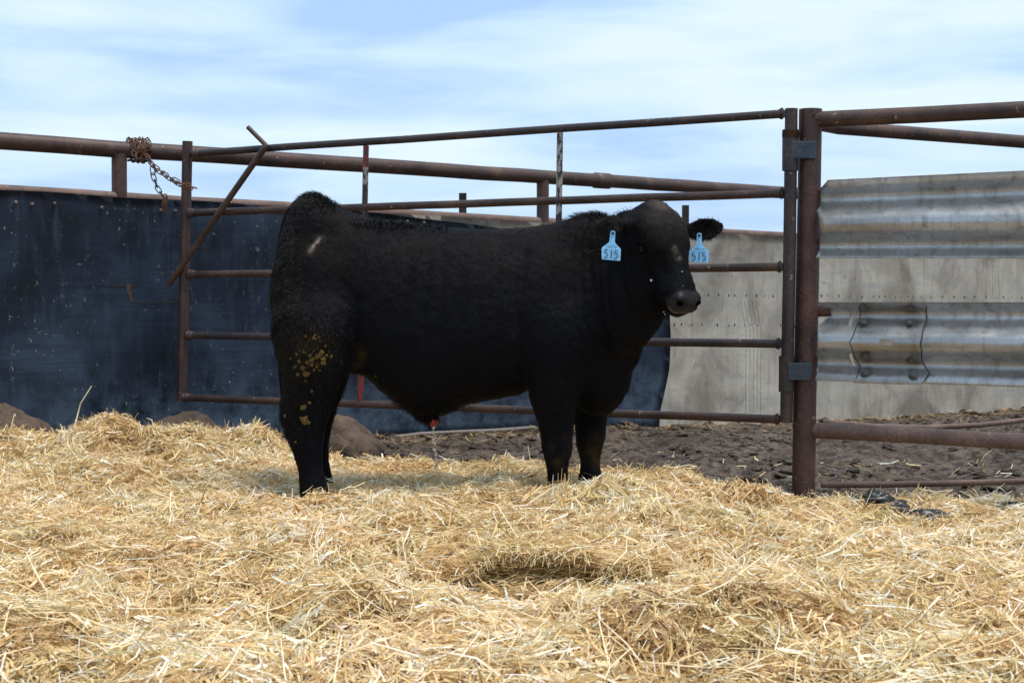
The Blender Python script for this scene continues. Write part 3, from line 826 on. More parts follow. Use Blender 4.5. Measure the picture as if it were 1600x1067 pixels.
tb = beam('barrier_beam', 1281, 2100, t1, bo1, -0.02, M_galv, nf, sh=-0.02,
          left=lambda v: float(np.interp(v, [0, .06, .12, .22, .3, .38, .5, .7, .85, 1], [1290, 1284, 1277, 1275, 1276, 1274, 1275, 1275, 1275, 1272])), nu=110, seed=3)
tb['label'] = 'upper corrugated barrier beam'
t2 = lambda x: 472 + 0.5 * (x - 1283) / 317
bo2 = lambda x: 594 + 10 * (x - 1283) / 317
lo = beam('barrier_beam', 1281, 1400, t2, bo2, -0.02, M_galv, nf, sh=0.05,
          left=lambda v: float(np.interp(v, [0, .05, .12, .2, .28, .35, .5, .65, .75, .8, .86, 1], [1272, 1282, 1297, 1294, 1280, 1274, 1273, 1272, 1278, 1273, 1277, 1270])), seed=5, nu=100, nv=100, holes=[(1330, 500, 22, 4, R(-62)), (1331, 562, 22, 4, R(62)), (1375, 535, 26, 11)])
lo['label'] = 'short torn end of the lower barrier beam'
rb = beam('barrier_beam', 1395, 2100, t2, bo2, -0.012, M_galv, nf, sh=0.05, seed=8, nu=110)
rb['label'] = 'lower corrugated barrier beam'
sp = beam('splice_plate', 1326, 1448, t2, lambda x: bo2(x) + 1.5, 0.006, M_galv, nf, sh=0.05, thick=0.009, seed=8, nu=100, nv=100, holes=[(1375, 535, 20, 9)],
          left=lambda v: float(np.interp(v, [0, .2, .33, .5, .66, .8, 1], [1346, 1343, 1332, 1319, 1330, 1343, 1328])),
          right=lambda v: float(np.interp(v, [0, .08, .2, .35, .5, .65, .85, 1], [1438, 1445, 1446, 1434, 1427, 1434, 1449, 1432])))
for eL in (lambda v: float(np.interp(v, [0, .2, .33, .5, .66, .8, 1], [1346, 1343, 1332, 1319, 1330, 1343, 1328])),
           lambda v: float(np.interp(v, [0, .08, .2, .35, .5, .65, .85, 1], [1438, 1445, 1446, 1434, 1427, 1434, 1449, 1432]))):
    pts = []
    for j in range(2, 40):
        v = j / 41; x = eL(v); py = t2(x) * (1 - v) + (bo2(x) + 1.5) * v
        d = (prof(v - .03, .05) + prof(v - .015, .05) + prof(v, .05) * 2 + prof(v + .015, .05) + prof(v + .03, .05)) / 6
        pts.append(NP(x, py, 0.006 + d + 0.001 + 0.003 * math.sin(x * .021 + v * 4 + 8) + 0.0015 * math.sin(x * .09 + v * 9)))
    bm = bmesh.new(); add_tube(bm, pts, 0.0022, 6); bm_obj('seam_shadow', bm, M_hole, sp)  # dark tubes added along the plate edges to draw in their shadow line
for x, y in ((1345, 481), (1345, 504), (1346, 553), (1347, 583), (1417, 480), (1417, 505), (1419, 561), (1421, 586)):
    v = (y - 472) / 125; d = prof(v, 0.05)
    c = NP(x, y, 0.006 + d + 0.004)
    bm = bmesh.new()
    ax = Vector((-.1, -1, 0.25 if prof(v + .04, .05) > prof(v - .04, .05) else -0.25)).normalized()
    add_tube(bm, [c - ax * .006, c + ax * 0.004], 0.022, 16)
    add_tube(bm, [c, c + ax * 0.017], 0.016, 6)
    add_tube(bm, [c, c + ax * 0.027], 0.009, 10)
    bm_obj('bolt', bm, M_bolt, nf, False)
# rusted stub of pipe behind the torn end
pipe('pipe_stub', [NP(1276, 486, -.03), NP(1301, 485, -.02)], 0.03, M_rustred, nf, bore=.2)
# hinge brackets wrapped round the post
for (x0, x1, y0, y1) in ((1236, 1275, 221, 248), (1231, 1268, 567, 594)):
    bm = bmesh.new(); D = 7.58 - 0.068
    pa, pb = P(x0, (y0 + y1) / 2, D), P(x1, (y0 + y1) / 2, D)
    c = (pa + pb) / 2; hgt = (y1 - y0) / FPX * D
    add_box(bm, c, (pb - pa).length, 0.012, hgt)
    add_box(bm, (pb.x - .004, D + 0.045, c.z), 0.010, 0.08, hgt - .004)
    bevel_obj(bm_obj('hinge_bracket', bm, M_plate, nf, False), .003)

# fence that runs back from the hinge post
bf = empty('receding_pipe_fence', P(1300, 700, 8.0))
tag(bf, 'rusty pipe rails running away to the right behind the crash barrier fence', 'fence')
pipe('top_rail', [P(1276, 193, 7.72), P(1310, 199.5, 7.96), P(1600, 222, 8.65), P(2000, 250, 9.9)], 0.036, M_rust, bf, seg=22)
pipe('bottom_rail', [P(1283, 659, 7.75), P(1370, 666, 8.0), P(1450, 668, 8.25), P(1530, 664, 8.45), P(1600, 656, 8.7), P(1800, 645, 9.3)], 0.0145, M_rustlight, bf, n=6)
pipe('fence_post', [P(1950, 236, 9.8), P(1950, 740, 9.8)], 0.045, M_rust, bf)
gp = pipe('ground_pipe', [P(1283, 757, 7.62), P(1380, 757, 7.6), P(1480, 755, 7.6), P(1620, 751, 7.55), P(1800, 752, 7.5)], 0.0155, M_rustlight, None)
tag(gp, 'thin rusty pipe lying on the dirt at the foot of the right fence', 'pipe')

# ------------------------------------------------------------------ chain
chain = empty('gate_chain', FP(ft(215), 0.93))
tag(chain, 'rusty chain wound round the fence top rail and pulled across to the gate', 'chain')
bm = bmesh.new(); pts = []
for k in range(20):
    a = 2 * math.pi * k / 20
    pts.append((math.copysign(0.014, math.cos(a)) + math.cos(a) * 0.0125, math.sin(a) * 0.0125, 0))
add_tube(bm, pts, 0.0036, 7, closed=True)
link_me = bpy.data.meshes.new('link'); bm.to_mesh(link_me); bm.free(); link_me.materials.append(M_chain)
link_me.polygons.foreach_set('use_smooth', [True] * len(link_me.polygons))
c0 = world_loc(chain)
def run_chain(path, pitch=0.041, jit=0.0, roll0=0.0):
    path = [Vector(p) for p in path]; acc = [0]
    for a, b in zip(path, path[1:]): acc.append(acc[-1] + (b - a).length)
    s = pitch / 2; k = 0
    while s < acc[-1]:
        i = max(j for j in range(len(acc)) if acc[j] <= s); i = min(i, len(path) - 2)
        f = (s - acc[i]) / (acc[i + 1] - acc[i]); p = path[i].lerp(path[i + 1], f); d = (path[i + 1] - path[i]).normalized()
        sd_, u_ = frame(d)
        rl = roll0 + (k % 2) * math.pi / 2 + random.uniform(-jit, jit)
        y_ = sd_ * math.cos(rl) + u_ * math.sin(rl); z_ = d.cross(y_)
        o = bpy.data.objects.new('link', link_me); COL.objects.link(o); o.parent = chain
        o.matrix_local = Matrix.Translation(p - c0 + Vector((random.uniform(-jit, jit), random.uniform(-jit, jit), random.uniform(-jit, jit))) * 0.006) @ Matrix((d, y_, z_)).transposed().to_4x4()
        s += pitch; k += 1
rd = (FP(1, .93) - FP(0, .93)).normalized(); ru = Vector((0, 0, 1)); rs = rd.cross(ru)
wrap = []
for k in range(60):
    a = k / 59 * 2 * math.pi * 4.6
    c = FP(ft(203) + (ft(233) - ft(203)) * (k / 59), 0.93)
    wrap.append(c + (rs * math.cos(a) + ru * math.sin(a)) * 0.068)
run_chain(wrap, 0.036, 0.5)
e1 = FP(ft(233), 0.86, 0.05)
run_chain([P(208, 238, 9.45), P(212, 250, 9.4), P(222, 248, 9.4), P(228, 240, 9.4)], 0.036, .3)
run_chain([P(228, 242, 9.42), P(239, 259, 9.36), P(262, 275, 9.33), P(283, 287, 9.33), P(303, 293, 9.32)], 0.038, .2)
run_chain([P(230, 246, 9.44), P(243, 264, 9.40), P(264, 279, 9.38), P(283, 290, 9.35), P(301, 296, 9.33)], 0.038, .2, 0.8)
run_chain([P(238, 262, 9.40), P(240, 276, 9.4), P(246, 294, 9.4), P(255, 308, 9.4), P(257, 322, 9.4), P(256, 331, 9.4)], 0.040, .15)
run_chain([P(257, 308, 9.38), P(258, 328, 9.38)], 0.018, .9)

# ------------------------------------------------------------------ manure in the straw on the right
M_manure = simple('wet_manure', (0.018, 0.016, 0.014), 0.38)
def manure(label, lumps):
    root = empty('manure_patch', (xof(lumps[0][0], lumps[0][1]), lumps[0][1], 0.1))
    tag(root, label, 'manure', 'dark manure patches in the straw')
    for px, D, rx, ry, h in lumps:
        X = xof(px, D); z = float(H(np.array([X]), np.array([D]))[0]); bm = bmesh.new()
        r = bmesh.ops.create_icosphere(bm, subdivisions=4, radius=1)
        for v in r['verts']:
            n_ = v.co.copy(); nz = float(fbm(np.array([n_.x * 2 + px]), np.array([n_.y * 2 + n_.z * 2]), 8, 4)[0])
            v.co = Vector((X + n_.x * rx * (1 + .5 * nz), D + n_.y * ry * (1 + .5 * nz), z + 0.012 + n_.z * h * (1 + .7 * nz)))
        o_c = bm_obj('clod', bm, M_manure, root)
manure('dark wet manure strewn through the straw right of the hinge post', [(1338, 7.0, .055, .05, .035), (1372, 6.92, .07, .06, .045), (1398, 6.85, .08, .05, .035), (1410, 6.65, .06, .04, .025), (1418, 6.42, .09, .06, .030), (1482, 6.6, .05, .04, .022), (1350, 6.75, .035, .03, .02), (1440, 6.85, .05, .03, .02), (1392, 6.25, .04, .03, .018), (1455, 6.38, .09, .06, .032)])
manure('dark manure in the straw at the right edge of the photo', [(1540, 7.1, .05, .04, .015), (1570, 7.2, .06, .04, .02), (1598, 7.15, .08, .05, .02), (1630, 7.1, .07, .05, .02)])
#BULL#
# ------------------------------------------------------------------ the bull
MID = 7.10
def ring_ellipse(c, U, V, n=28, ex=2.3, egg=0.0):
    out = []
    for k in range(n):
        a = 2 * math.pi * k / n; ca, sa = math.cos(a), math.sin(a)
        x = math.copysign(abs(ca) ** (2 / ex), ca); y = math.copysign(abs(sa) ** (2 / ex), sa)
        out.append(c + U * x * (1 - egg * y) + V * y)
    return out
def loft(bm, rings):
    R_ = [[bm.verts.new(p) for p in r] for r in rings]
    n = len(R_[0])
    for a, b in zip(R_, R_[1:]):
        for k in range(n): bm.faces.new((a[k], a[(k + 1) % n], b[(k + 1) % n], b[k]))
    for r, rev in ((R_[0], True), (R_[-1], False)):
        c = bm.verts.new(sum((v.co for v in r), Vector()) / n)
        for k in range(n):
            f = (r[k], r[(k + 1) % n], c); bm.faces.new(f if rev else f[::-1])
def ellipsoid(bm, c, rx, ry, rz, rot=None):
    M = Matrix.Translation(c) @ (rot.to_4x4() if rot else Matrix.Identity(4)) @ Matrix.Diagonal((rx, ry, rz, 1))
    bmesh.ops.create_icosphere(bm, subdivisions=4, radius=1, matrix=M)
def smooth_interp(rows, step=1):
    """Catmull-Rom refinement of a table of numbers"""
    rows = [np.array(r, float) for r in rows]; out = []
    for i in range(len(rows) - 1):
        p0 = rows[max(i - 1, 0)]; p1 = rows[i]; p2 = rows[i + 1]; p3 = rows[min(i + 2, len(rows) - 1)]
        for k in range(3):
            t = k / 3
            out.append(0.5 * ((2 * p1) + (-p0 + p2) * t + (2 * p0 - 5 * p1 + 4 * p2 - p3) * t * t + (-p0 + 3 * p1 - 3 * p2 + p3) * t ** 3))
    out.append(rows[-1]); return out
S = MID / FPX

bm = bmesh.new()
torso = [(430, 425, 500, .07), (440, 372, 545, .14), (456, 328, 580, .185), (476, 304, 590, .21), (495, 304, 592, .23), (525, 319, 585, .25), (560, 334, 580, .265), (600, 345, 614, .285),
         (640, 351, 638, .30), (680, 354, 646, .31), (720, 356, 634, .32), (760, 357, 626, .32), (800, 357, 619, .31), (840, 353, 610, .295), (880, 345, 618, .275), (915, 336, 634, .25),
         (945, 333, 648, .20), (966, 352, 634, .155), (980, 420, 612, .105), (988, 500, 590, .055)]
rings = []
for px, t_, b_, hw in smooth_interp(torso):
    a = P(px, t_, MID); b = P(px, b_, MID); c = (a + b) / 2
    rings.append(ring_ellipse(c, Vector((0, hw, 0)), Vector((0, 0, (a.z - b.z) / 2)), 36, 2.25, 0.10))
loft(bm, rings)
# muscle masses
ellipsoid(bm, P(492, 455, MID - .13), .20, .15, .30)
ellipsoid(bm, P(492, 455, MID + .13), .19, .14, .29)
ellipsoid(bm, P(500, 360, MID - .10), .13, .12, .12)          # pin / hip
ellipsoid(bm, P(882, 480, MID - .145), .145, .13, .31)        # shoulder
ellipsoid(bm, P(882, 480, MID + .14), .13, .12, .30)
ellipsoid(bm, P(905, 400, MID - .08), .13, .14, .19)
ellipsoid(bm, P(930, 600, MID - .02), .115, .12, .145)          # brisket
ellipsoid(bm, P(960, 562, MID - .05), .072, .075, .17)
ellipsoid(bm, P(972, 530, MID - .10), .10, .10, .17)
ellipsoid(bm, P(560, 545, MID - .12), .10, .10, .12)          # flank
# sheath
sh = [(610, 585, .07), (640, 605, .075), (660, 622, .065), (672, 638, .050), (678, 650, .030), (680, 657, .014)]
loft(bm, [ring_ellipse(P(a, b, MID - .02), Vector((0, r, 0)), Vector((r * .9, 0, r * .9)), 16, 2) for a, b, r in smooth_interp(sh)])

def leg(rows, Y, ratio=0.95):
    rings = []
    for r in smooth_interp(rows):
        py, l, r_ = r[:3]; yr = (r[3] if len(r) > 3 else ratio)
        a, b = P(l, py, Y), P(r_, py, Y); c = (a + b) / 2; hx = (b.x - a.x) / 2
        rings.append(ring_ellipse(c, Vector((hx, 0, 0)), Vector((0, hx * yr, 0)), 24, 2.15))
    loft(bm, rings)
YN, YF = MID - .20, MID + .19
leg([(420, 485, 500, .5), (440, 460, 525, .5), (465, 440, 545, .7), (500, 424, 556, .85), (545, 430, 552, .85), (580, 438, 545, .8), (605, 441, 532, .75), (630, 439, 522, .7), (650, 439, 515, .7), (668, 444, 509, .75), (690, 452, 506, .8), (712, 460, 505, .85),
     (735, 466, 506, .9), (752, 468, 510, .95), (765, 468, 514, .95), (780, 470, 519, .95), (806, 468, 523, .95)], YN)
leg([(450, 490, 520, .7), (480, 465, 545, .8), (540, 462, 555, .8), (575, 472, 549, .8), (610, 478, 538, .75), (635, 480, 528, .7), (660, 482, 521, .75), (690, 484, 515, .85), (715, 486, 514, .95), (732, 486, 517, .95), (760, 484, 522, .95)], YF)
YN2, YF2 = MID - .17, MID + .20
leg([(400, 868, 885, .4), (430, 842, 912, .5), (460, 826, 928, .7), (500, 818, 934, .9), (550, 817, 926, 1), (590, 821, 912, 1), (625, 828, 902, 1), (655, 837, 897, 1), (680, 843, 895, 1), (700, 846, 895, 1), (715, 850, 891, 1), (735, 855, 887, 1.05),
     (752, 856, 888, 1.1), (766, 854, 891, 1.1), (780, 851, 893, 1.05), (798, 848, 895, 1.05)], YN2)
leg([(460, 915, 940, .6), (500, 885, 970, .8), (570, 885, 970, 1), (610, 890, 960, 1), (640, 894, 951, 1), (665, 898, 947, 1), (685, 900, 945, 1), (700, 902, 942, 1), (720, 907, 938, 1.05), (736, 906, 939, 1.1), (750, 903, 941, 1.1), (772, 900, 943, 1.05)], YF2)

# head frame: f along the face to the nose, l to the animal's left, u out of the forehead
YAW, PIT, ROLL = R(48), R(60), R(2)
f_ = Vector((math.cos(PIT) * math.cos(YAW), -math.cos(PIT) * math.sin(YAW), -math.sin(PIT)))
l_ = Vector((math.sin(YAW), math.cos(YAW), 0))          # animal's left (far side when facing +X)
u_ = f_.cross(l_); u_ = -u_ if u_.z < 0 else u_
HO = P(1030, 326, 6.80)
HS = 0.912
def HL(x, y, z): return HO + (f_ * x + l_ * y + u_ * z) * HS
head = [(-.055, -.045, -.15, .06), (-.035, -.012, -.19, .108), (.01, .012, -.215, .138), (.05, .026, -.235, .149), (.10, .034, -.250, .150), (.15, .034, -.255, .140), (.20, .024, -.245, .128), (.25, .008, -.226, .108), (.30, -.006, -.205, .092),
        (.35, -.016, -.192, .088), (.40, -.024, -.180, .086), (.43, -.030, -.168, .082), (.47, -.036, -.160, .083), (.500, -.046, -.150, .078), (.518, -.062, -.136, .060)]
rings = []
for x, zt, zb, hw in smooth_interp(head):
    c = HL(x, 0, (zt + zb) / 2)
    rings.append(ring_ellipse(c, l_ * hw, u_ * ((zt - zb) / 2), 32, 2.5, -0.06 if x < .25 else 0.02))
loft(bm, rings)
# cheeks, brows, poll
for sg in (-1, 1):
    ellipsoid(bm, HL(.10, sg * .075, -.165), .10, .055, .085, Matrix((f_, l_, u_)).transposed())
    ellipsoid(bm, HL(.150, sg * .128, -.045), .042, .026, .026, Matrix((f_, l_, u_)).transposed())
    ellipsoid(bm, HL(.468, sg * .056, -.062), .034, .032, .030, Matrix((f_, l_, u_)).transposed())
ellipsoid(bm, HL(-.005, 0, -.035), .055, .10, .05, Matrix((f_, l_, u_)).transposed())
ellipsoid(bm, HL(.455, 0, -.155), .055, .052, .028, Matrix((f_, l_, u_)).transposed())      # chin
ellipsoid(bm, P(985, 352, 6.92), .10, .09, .075)
for sg in (-1, 1):      # cheekbone and angle of the jaw
    ellipsoid(bm, HL(.235, sg * .092, -.10), .075, .026, .022, Matrix((f_, l_, u_)).transposed())
    ellipsoid(bm, HL(.085, sg * .095, -.235), .06, .04, .045, Matrix((f_, l_, u_)).transposed())
# neck
nk = [(860, 475, MID - .02, .30, .16), (890, 468, MID - .03, .345, .18), (922, 458, MID - .06, .355, .18), (955, 448, MID - .12, .33, .17), (985, 433, MID - .19, .28, .15), (1005, 418, MID - .25, .215, .125), (1014, 402, MID - .29, .15, .10)]
rings = []
for px, py, Y, hh, hw in smooth_interp(nk):
    k = (px - 880) / 130
    ya = R(10 + 42 * k); hd = Vector((math.cos(ya), -math.sin(ya), 0)); lt = Vector((math.sin(ya), math.cos(ya), 0))
    tilt = 0.10 + 0.35 * k
    rings.append(ring_ellipse(P(px, py, Y), lt * hw, (Vector((0, 0, 1)) - hd * tilt) .normalized() * hh, 32, 2.2, 0.18))
loft(bm, rings)
# ears: cupped leaves
def ear(base, tip, drop, fwd, w_, cup):
    ax = tip - base; L = ax.length; d = ax.normalized()
    wv = (drop - d * drop.dot(d)).normalized(); nv = d.cross(wv).normalized()
    if nv.y > 0: nv = -nv
    rings = []
    for t, ww in ((-.25, .30), (0, .50), (.15, .80), (.35, 1.0), (.55, .98), (.75, .78), (.9, .50), (1.0, .22)):
        c = base + ax * t + wv * (w_ * 0.12 * math.sin(t * 3))
        rg = []
        for k in range(24):
            a = 2 * math.pi * k / 24
            s_ = math.cos(a); th = 0.012 if t > 0 else 0.025
            rg.append(c + wv * (w_ * ww * s_) + nv * (th * math.sin(a) + cup * ww * (s_ * s_)))
        rings.append(rg)
    loft(bm, rings)
ear(P(1072, 361, 6.95), P(1130, 352, 6.98), Vector((-.15, 0, -1)), 1, .056, .028)
ear(P(974, 350, 6.73), P(921, 352, 6.60), Vector((.30, 0, -1)), 1, .066, .034)
bmesh.ops.recalc_face_normals(bm, faces=bm.faces)
me = bpy.data.meshes.new('bull'); bm.to_mesh(me); bm.free()
tmp = bpy.data.objects.new('bull', me); COL.objects.link(tmp)
m = tmp.modifiers.new('r', 'REMESH'); m.mode = 'VOXEL'; m.voxel_size = 0.0085; m.use_smooth_shade = True
m = tmp.modifiers.new('s', 'SMOOTH'); m.factor = 0.5; m.iterations = 9
bpy.context.view_layer.update()
bme = bpy.data.meshes.new_from_object(tmp.evaluated_get(bpy.context.evaluated_depsgraph_get()))
bpy.data.objects.remove(tmp)
bme.name = 'bull'
nv_ = len(bme.vertices)
V = np.empty(nv_ * 3, np.float32); bme.vertices.foreach_get('co', V); V = V.reshape(-1, 3).astype(float)
def normals():
    N = np.empty(nv_ * 3, np.float32); bme.vertices.foreach_get('normal', N); return N.reshape(-1, 3).astype(float)
E = np.empty(len(bme.edges) * 2, np.int32); bme.edges.foreach_get('vertices', E); E = E.reshape(-1, 2)
deg = np.bincount(E.ravel(), minlength=nv_)[:, None]
wz = np.clip((V[:, 2] - 0.62) / 0.15, 0, 1) * np.clip((0.62 - V[:, 0]) / 0.12, 0, 1) * np.clip((V[:, 0] + 1.12) / 0.08, 0.3, 1)      # the trunk, not the head or lower legs
for it in range(60):
    S_ = np.stack([np.bincount(E.ravel(), weights=V[E[:, ::-1].ravel(), k], minlength=nv_) for k in range(3)], -1)
    V += (S_ / deg - V) * (wz * .7)[:, None]
bme.vertices.foreach_set('co', V.astype(np.float32).ravel()); bme.update()
N = normals()
cth, sth = math.cos(PITCH), math.sin(PITCH)
def topx(W):
    y = W[:, 1]; z = W[:, 2] - CAMZ
    dep = y * cth - z * sth; upc = y * sth + z * cth
    return 800 + FPX * W[:, 0] / dep, 533.5 - FPX * upc / dep
PX, PY = topx(V)
hv = V - np.array(HO); hl = np.stack([hv @ np.array(f_), hv @ np.array(l_), hv @ np.array(u_)], -1) / HS
ishead = (hl[:, 0] > -.08) & (hl[:, 0] < .56) & (np.abs(hl[:, 1]) < .17) & (hl[:, 2] > -.27) & (hl[:, 2] < .08) & (V[:, 1] < 6.99)
front = N[:, 1] < 0.3
disp = np.zeros(nv_)
def seg_dist(pts, X_, Y_):
    d = np.full(len(X_), 1e9)
    for (x0, y0), (x1, y1) in zip(pts, pts[1:]):
        dx, dy = x1 - x0, y1 - y0; t = np.clip(((X_ - x0) * dx + (Y_ - y0) * dy) / (dx * dx + dy * dy), 0, 1)
        d = np.minimum(d, np.hypot(X_ - x0 - t * dx, Y_ - y0 - t * dy))
    return d
def crease(pts, wpx, depth, mask=None):
    global disp
    g = np.exp(-(seg_dist(pts, PX, PY) / wpx) ** 2) * depth * front
    disp -= g if mask is None else g * mask
nb = ~ishead
crease([(900, 350), (893, 420), (900, 500), (915, 570)], 6, .007, nb)
crease([(925, 345), (922, 420), (935, 500), (950, 560)], 5, .007, nb)
crease([(948, 410), (950, 470), (962, 520)], 4, .007, nb)
crease([(968, 400), (972, 445), (985, 485), (1008, 508)], 5, .010)
crease([(910, 360), (905, 430), (918, 500)], 4, .005, nb)
crease([(936, 400), (937, 460), (948, 530)], 4, .005, nb)
crease([(820, 400), (808, 480), (815, 560), (822, 605)], 9, .011, nb)      # behind the shoulder
crease([(905, 590), (935, 560), (950, 520)], 7, .009, nb)
crease([(560, 470), (550, 520), (553, 560)], 9, .012, nb)                  # flank fold
crease([(470, 330), (462, 380), (455, 430)], 6, .006, nb)
for k in range(6):      # ribs, faintly
    crease([(640 + 28 * k, 400), (632 + 28 * k, 480), (640 + 28 * k, 560)], 7, .0025, nb)
# face: eye sockets, nostrils, mouth
def hdent(x, y, z, r, depth, sx=1, sy=1, sz=1):
    global disp
    d = ((hl[:, 0] - x) / sx) ** 2 + ((hl[:, 1] - y) / sy) ** 2 + ((hl[:, 2] - z) / sz) ** 2
    disp -= depth * np.exp(-d / r ** 2)
for sg in (-1, 1):
    hdent(.178, sg * .140, -.090, .022, .024, 1.3, 1.5, .8)
    hdent(.508, sg * .055, -.062, .0140, .034, 1.3, 1.1, 1.0)
    hdent(.496, sg * .074, -.064, .013, .020, 1.3, 1.2, .8)
    hdent(.30, sg * .09, -.055, .045, .013, 1.6, 1, .8)
    hdent(.205, sg * .12, -.115, .022, .008, 1.6, 1.4, .7)
    hdent(.09, sg * .15, -.075, .030, .013, 1.3, 1.4, 1)
    hdent(.30, sg * .10, -.135, .028, .008, 2.2, 1.4, .8)
mouthz = -.128 + (.50 - hl[:, 0]) * -0.10
disp -= .010 * np.exp(-((hl[:, 2] - mouthz) / .006) ** 2) * ishead * np.clip((hl[:, 0] - .36) / .04, 0, 1)
# lumpy hide
disp += .004 * fbm(V[:, 0] * 9, V[:, 2] * 9 + V[:, 1] * 4, 90, 3) * nb
disp += .0022 * fbm(V[:, 0] * 38, V[:, 2] * 38 + V[:, 1] * 20, 93, 2)
curly = np.clip((475 - PX) / 40, 0, 1) + np.exp(-((PX - 490) / 45) ** 2 - ((PY - 560) / 55) ** 2) * .8
disp += .006 * curly * fbm(V[:, 0] * 30, V[:, 2] * 22 + V[:, 1] * 30, 95, 2)
V = V + N * disp[:, None]
bme.vertices.foreach_set('co', V.astype(np.float32).ravel()); bme.update()
N = normals(); PX, PY = topx(V)

# colour of hide and dirt on it, plus light and shade painted on the ear
tint = np.tile(np.array([.0030, .0031, .0043]), (nv_, 1)); gloss = np.zeros(nv_)
def paint(wgt, c):
    global tint
    wgt = np.clip(wgt, 0, 1)[:, None]; tint = tint * (1 - wgt) + np.array(c) * wgt
n_a = fbm(V[:, 0] * 14, V[:, 2] * 14 + V[:, 1] * 9, 70, 4); n_b = fbm(V[:, 0] * 60, V[:, 2] * 60 + V[:, 1] * 40, 71, 3)
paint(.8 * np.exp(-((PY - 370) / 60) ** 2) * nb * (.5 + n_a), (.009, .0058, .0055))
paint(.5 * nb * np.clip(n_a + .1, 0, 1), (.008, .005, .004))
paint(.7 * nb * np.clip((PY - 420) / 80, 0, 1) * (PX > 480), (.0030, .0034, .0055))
paint(.75 * np.clip((478 - PX) / 30, 0, 1) * (PY < 640) * (.55 + n_b), (.024, .018, .012))
paint(.8 * np.exp(-((PX - 480) / 24) ** 2 - ((PY - 316) / 9) ** 2), (.05, .04, .03))
paint(.7 * np.exp(-((PX - 478) / 36) ** 2 - ((PY - 548) / 30) ** 2) * (.6 + n_b), (.06, .045, .02))
paint(ishead * .9 * np.exp(-((hl[:, 0] - .06) / .11) ** 2) * np.clip(hl[:, 2] * 12 + .9, 0, 1) * (.65 + n_a), (.030, .022, .017))
paint(ishead * .9 * np.exp(-((hl[:, 0] + .01) / .035) ** 2 - ((hl[:, 1] + .0) / .05) ** 2) * (hl[:, 2] > -.06), (.09, .07, .055))
paint(front * 1.3 * np.exp(-(seg_dist([(1054, 388), (1060, 402)], PX, PY) / 4) ** 2) * (.6 + n_b), (.14, .12, .10))
sc = seg_dist([(484, 392), (491, 383), (502, 372)], PX, PY) + 5 * n_b
paint(front * nb * 1.0 * np.exp(-(sc / 6.5) ** 2) * (.6 + 1.5 * n_b), (.06, .045, .03)); paint(front * nb * 1.2 * np.exp(-(sc / 2.8) ** 2) * (.7 + 1.5 * n_b), (.26, .20, .17))
for cx_, cy_, ra in ((872, 706, 13), (925, 705, 14), (560, 560, 9)):
    paint(front * 1.1 * np.exp(-((PX - cx_) / ra) ** 2 - ((PY - cy_) / (ra * 1.6)) ** 2) * (.6 + 1.2 * n_a), (.07, .045, .012))
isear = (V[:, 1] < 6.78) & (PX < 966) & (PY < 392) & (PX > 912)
paint(isear * (.75 + n_b), (.024, .017, .013)); paint(isear * np.exp(-((PX - 946) / 12) ** 2 - ((PY - 357) / 11) ** 2), (.002, .0015, .0015))  # brown ear lightened for its lit rim; the cup's shade painted near-black
mz = ishead * np.clip((hl[:, 0] - .435) / .02, 0, 1) * np.clip((hl[:, 2] + .135) / .01, 0, 1)
gloss = np.maximum(gloss, mz); paint(mz, (.011, .009, .009))
paint(ishead * np.clip((hl[:, 0] - .47) / .02, 0, 1) * np.exp(-((hl[:, 2] - mouthz - .008) / .007) ** 2) * .7 * (.6 + n_b), (.30, .24, .21))
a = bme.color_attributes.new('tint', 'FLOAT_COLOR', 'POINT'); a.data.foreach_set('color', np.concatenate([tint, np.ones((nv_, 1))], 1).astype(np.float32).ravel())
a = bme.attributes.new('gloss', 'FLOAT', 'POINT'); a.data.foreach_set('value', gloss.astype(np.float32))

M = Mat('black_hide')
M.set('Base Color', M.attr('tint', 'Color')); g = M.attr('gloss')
M.set('Roughness', M.ramp(g, [(0, .7), (1, .45)])); M.set('Specular IOR Level', M.ramp(g, [(0, .08), (1, .22)]))
M.bump(M.noise(M.pos((1, 1, .6)), 90, 4), .5, .006)
M_hide = M.m
M = Mat('fur')
M.set('Base Color', M.attr('tint', 'Color')); M.set('Roughness', .5); M.b.inputs['Specular IOR Level'].default_value = 0.12
M_fur = M.m

bull = empty('bull', P(690, 790, MID))
tag(bull, 'black bull calf with light blue ear tags standing side-on in the straw, head turned', 'bull')
BO = world_loc(bull)
bme.transform(Matrix.Translation(-BO)); bme.materials.clear()
bme.polygons.foreach_set('use_smooth', [True] * len(bme.polygons))
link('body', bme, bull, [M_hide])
bvh = BVHTree.FromPolygons([Vector(v) for v in V], [tuple(p.vertices) for p in bme.polygons])
CAMV = Vector((0, 0, CAMZ))
def hit(px, py):
    d = (P(px, py, 7) - CAMV).normalized()
    r = bvh.ray_cast(CAMV, d, 20)
    return (r[0], r[1]) if r[0] else (None, None)

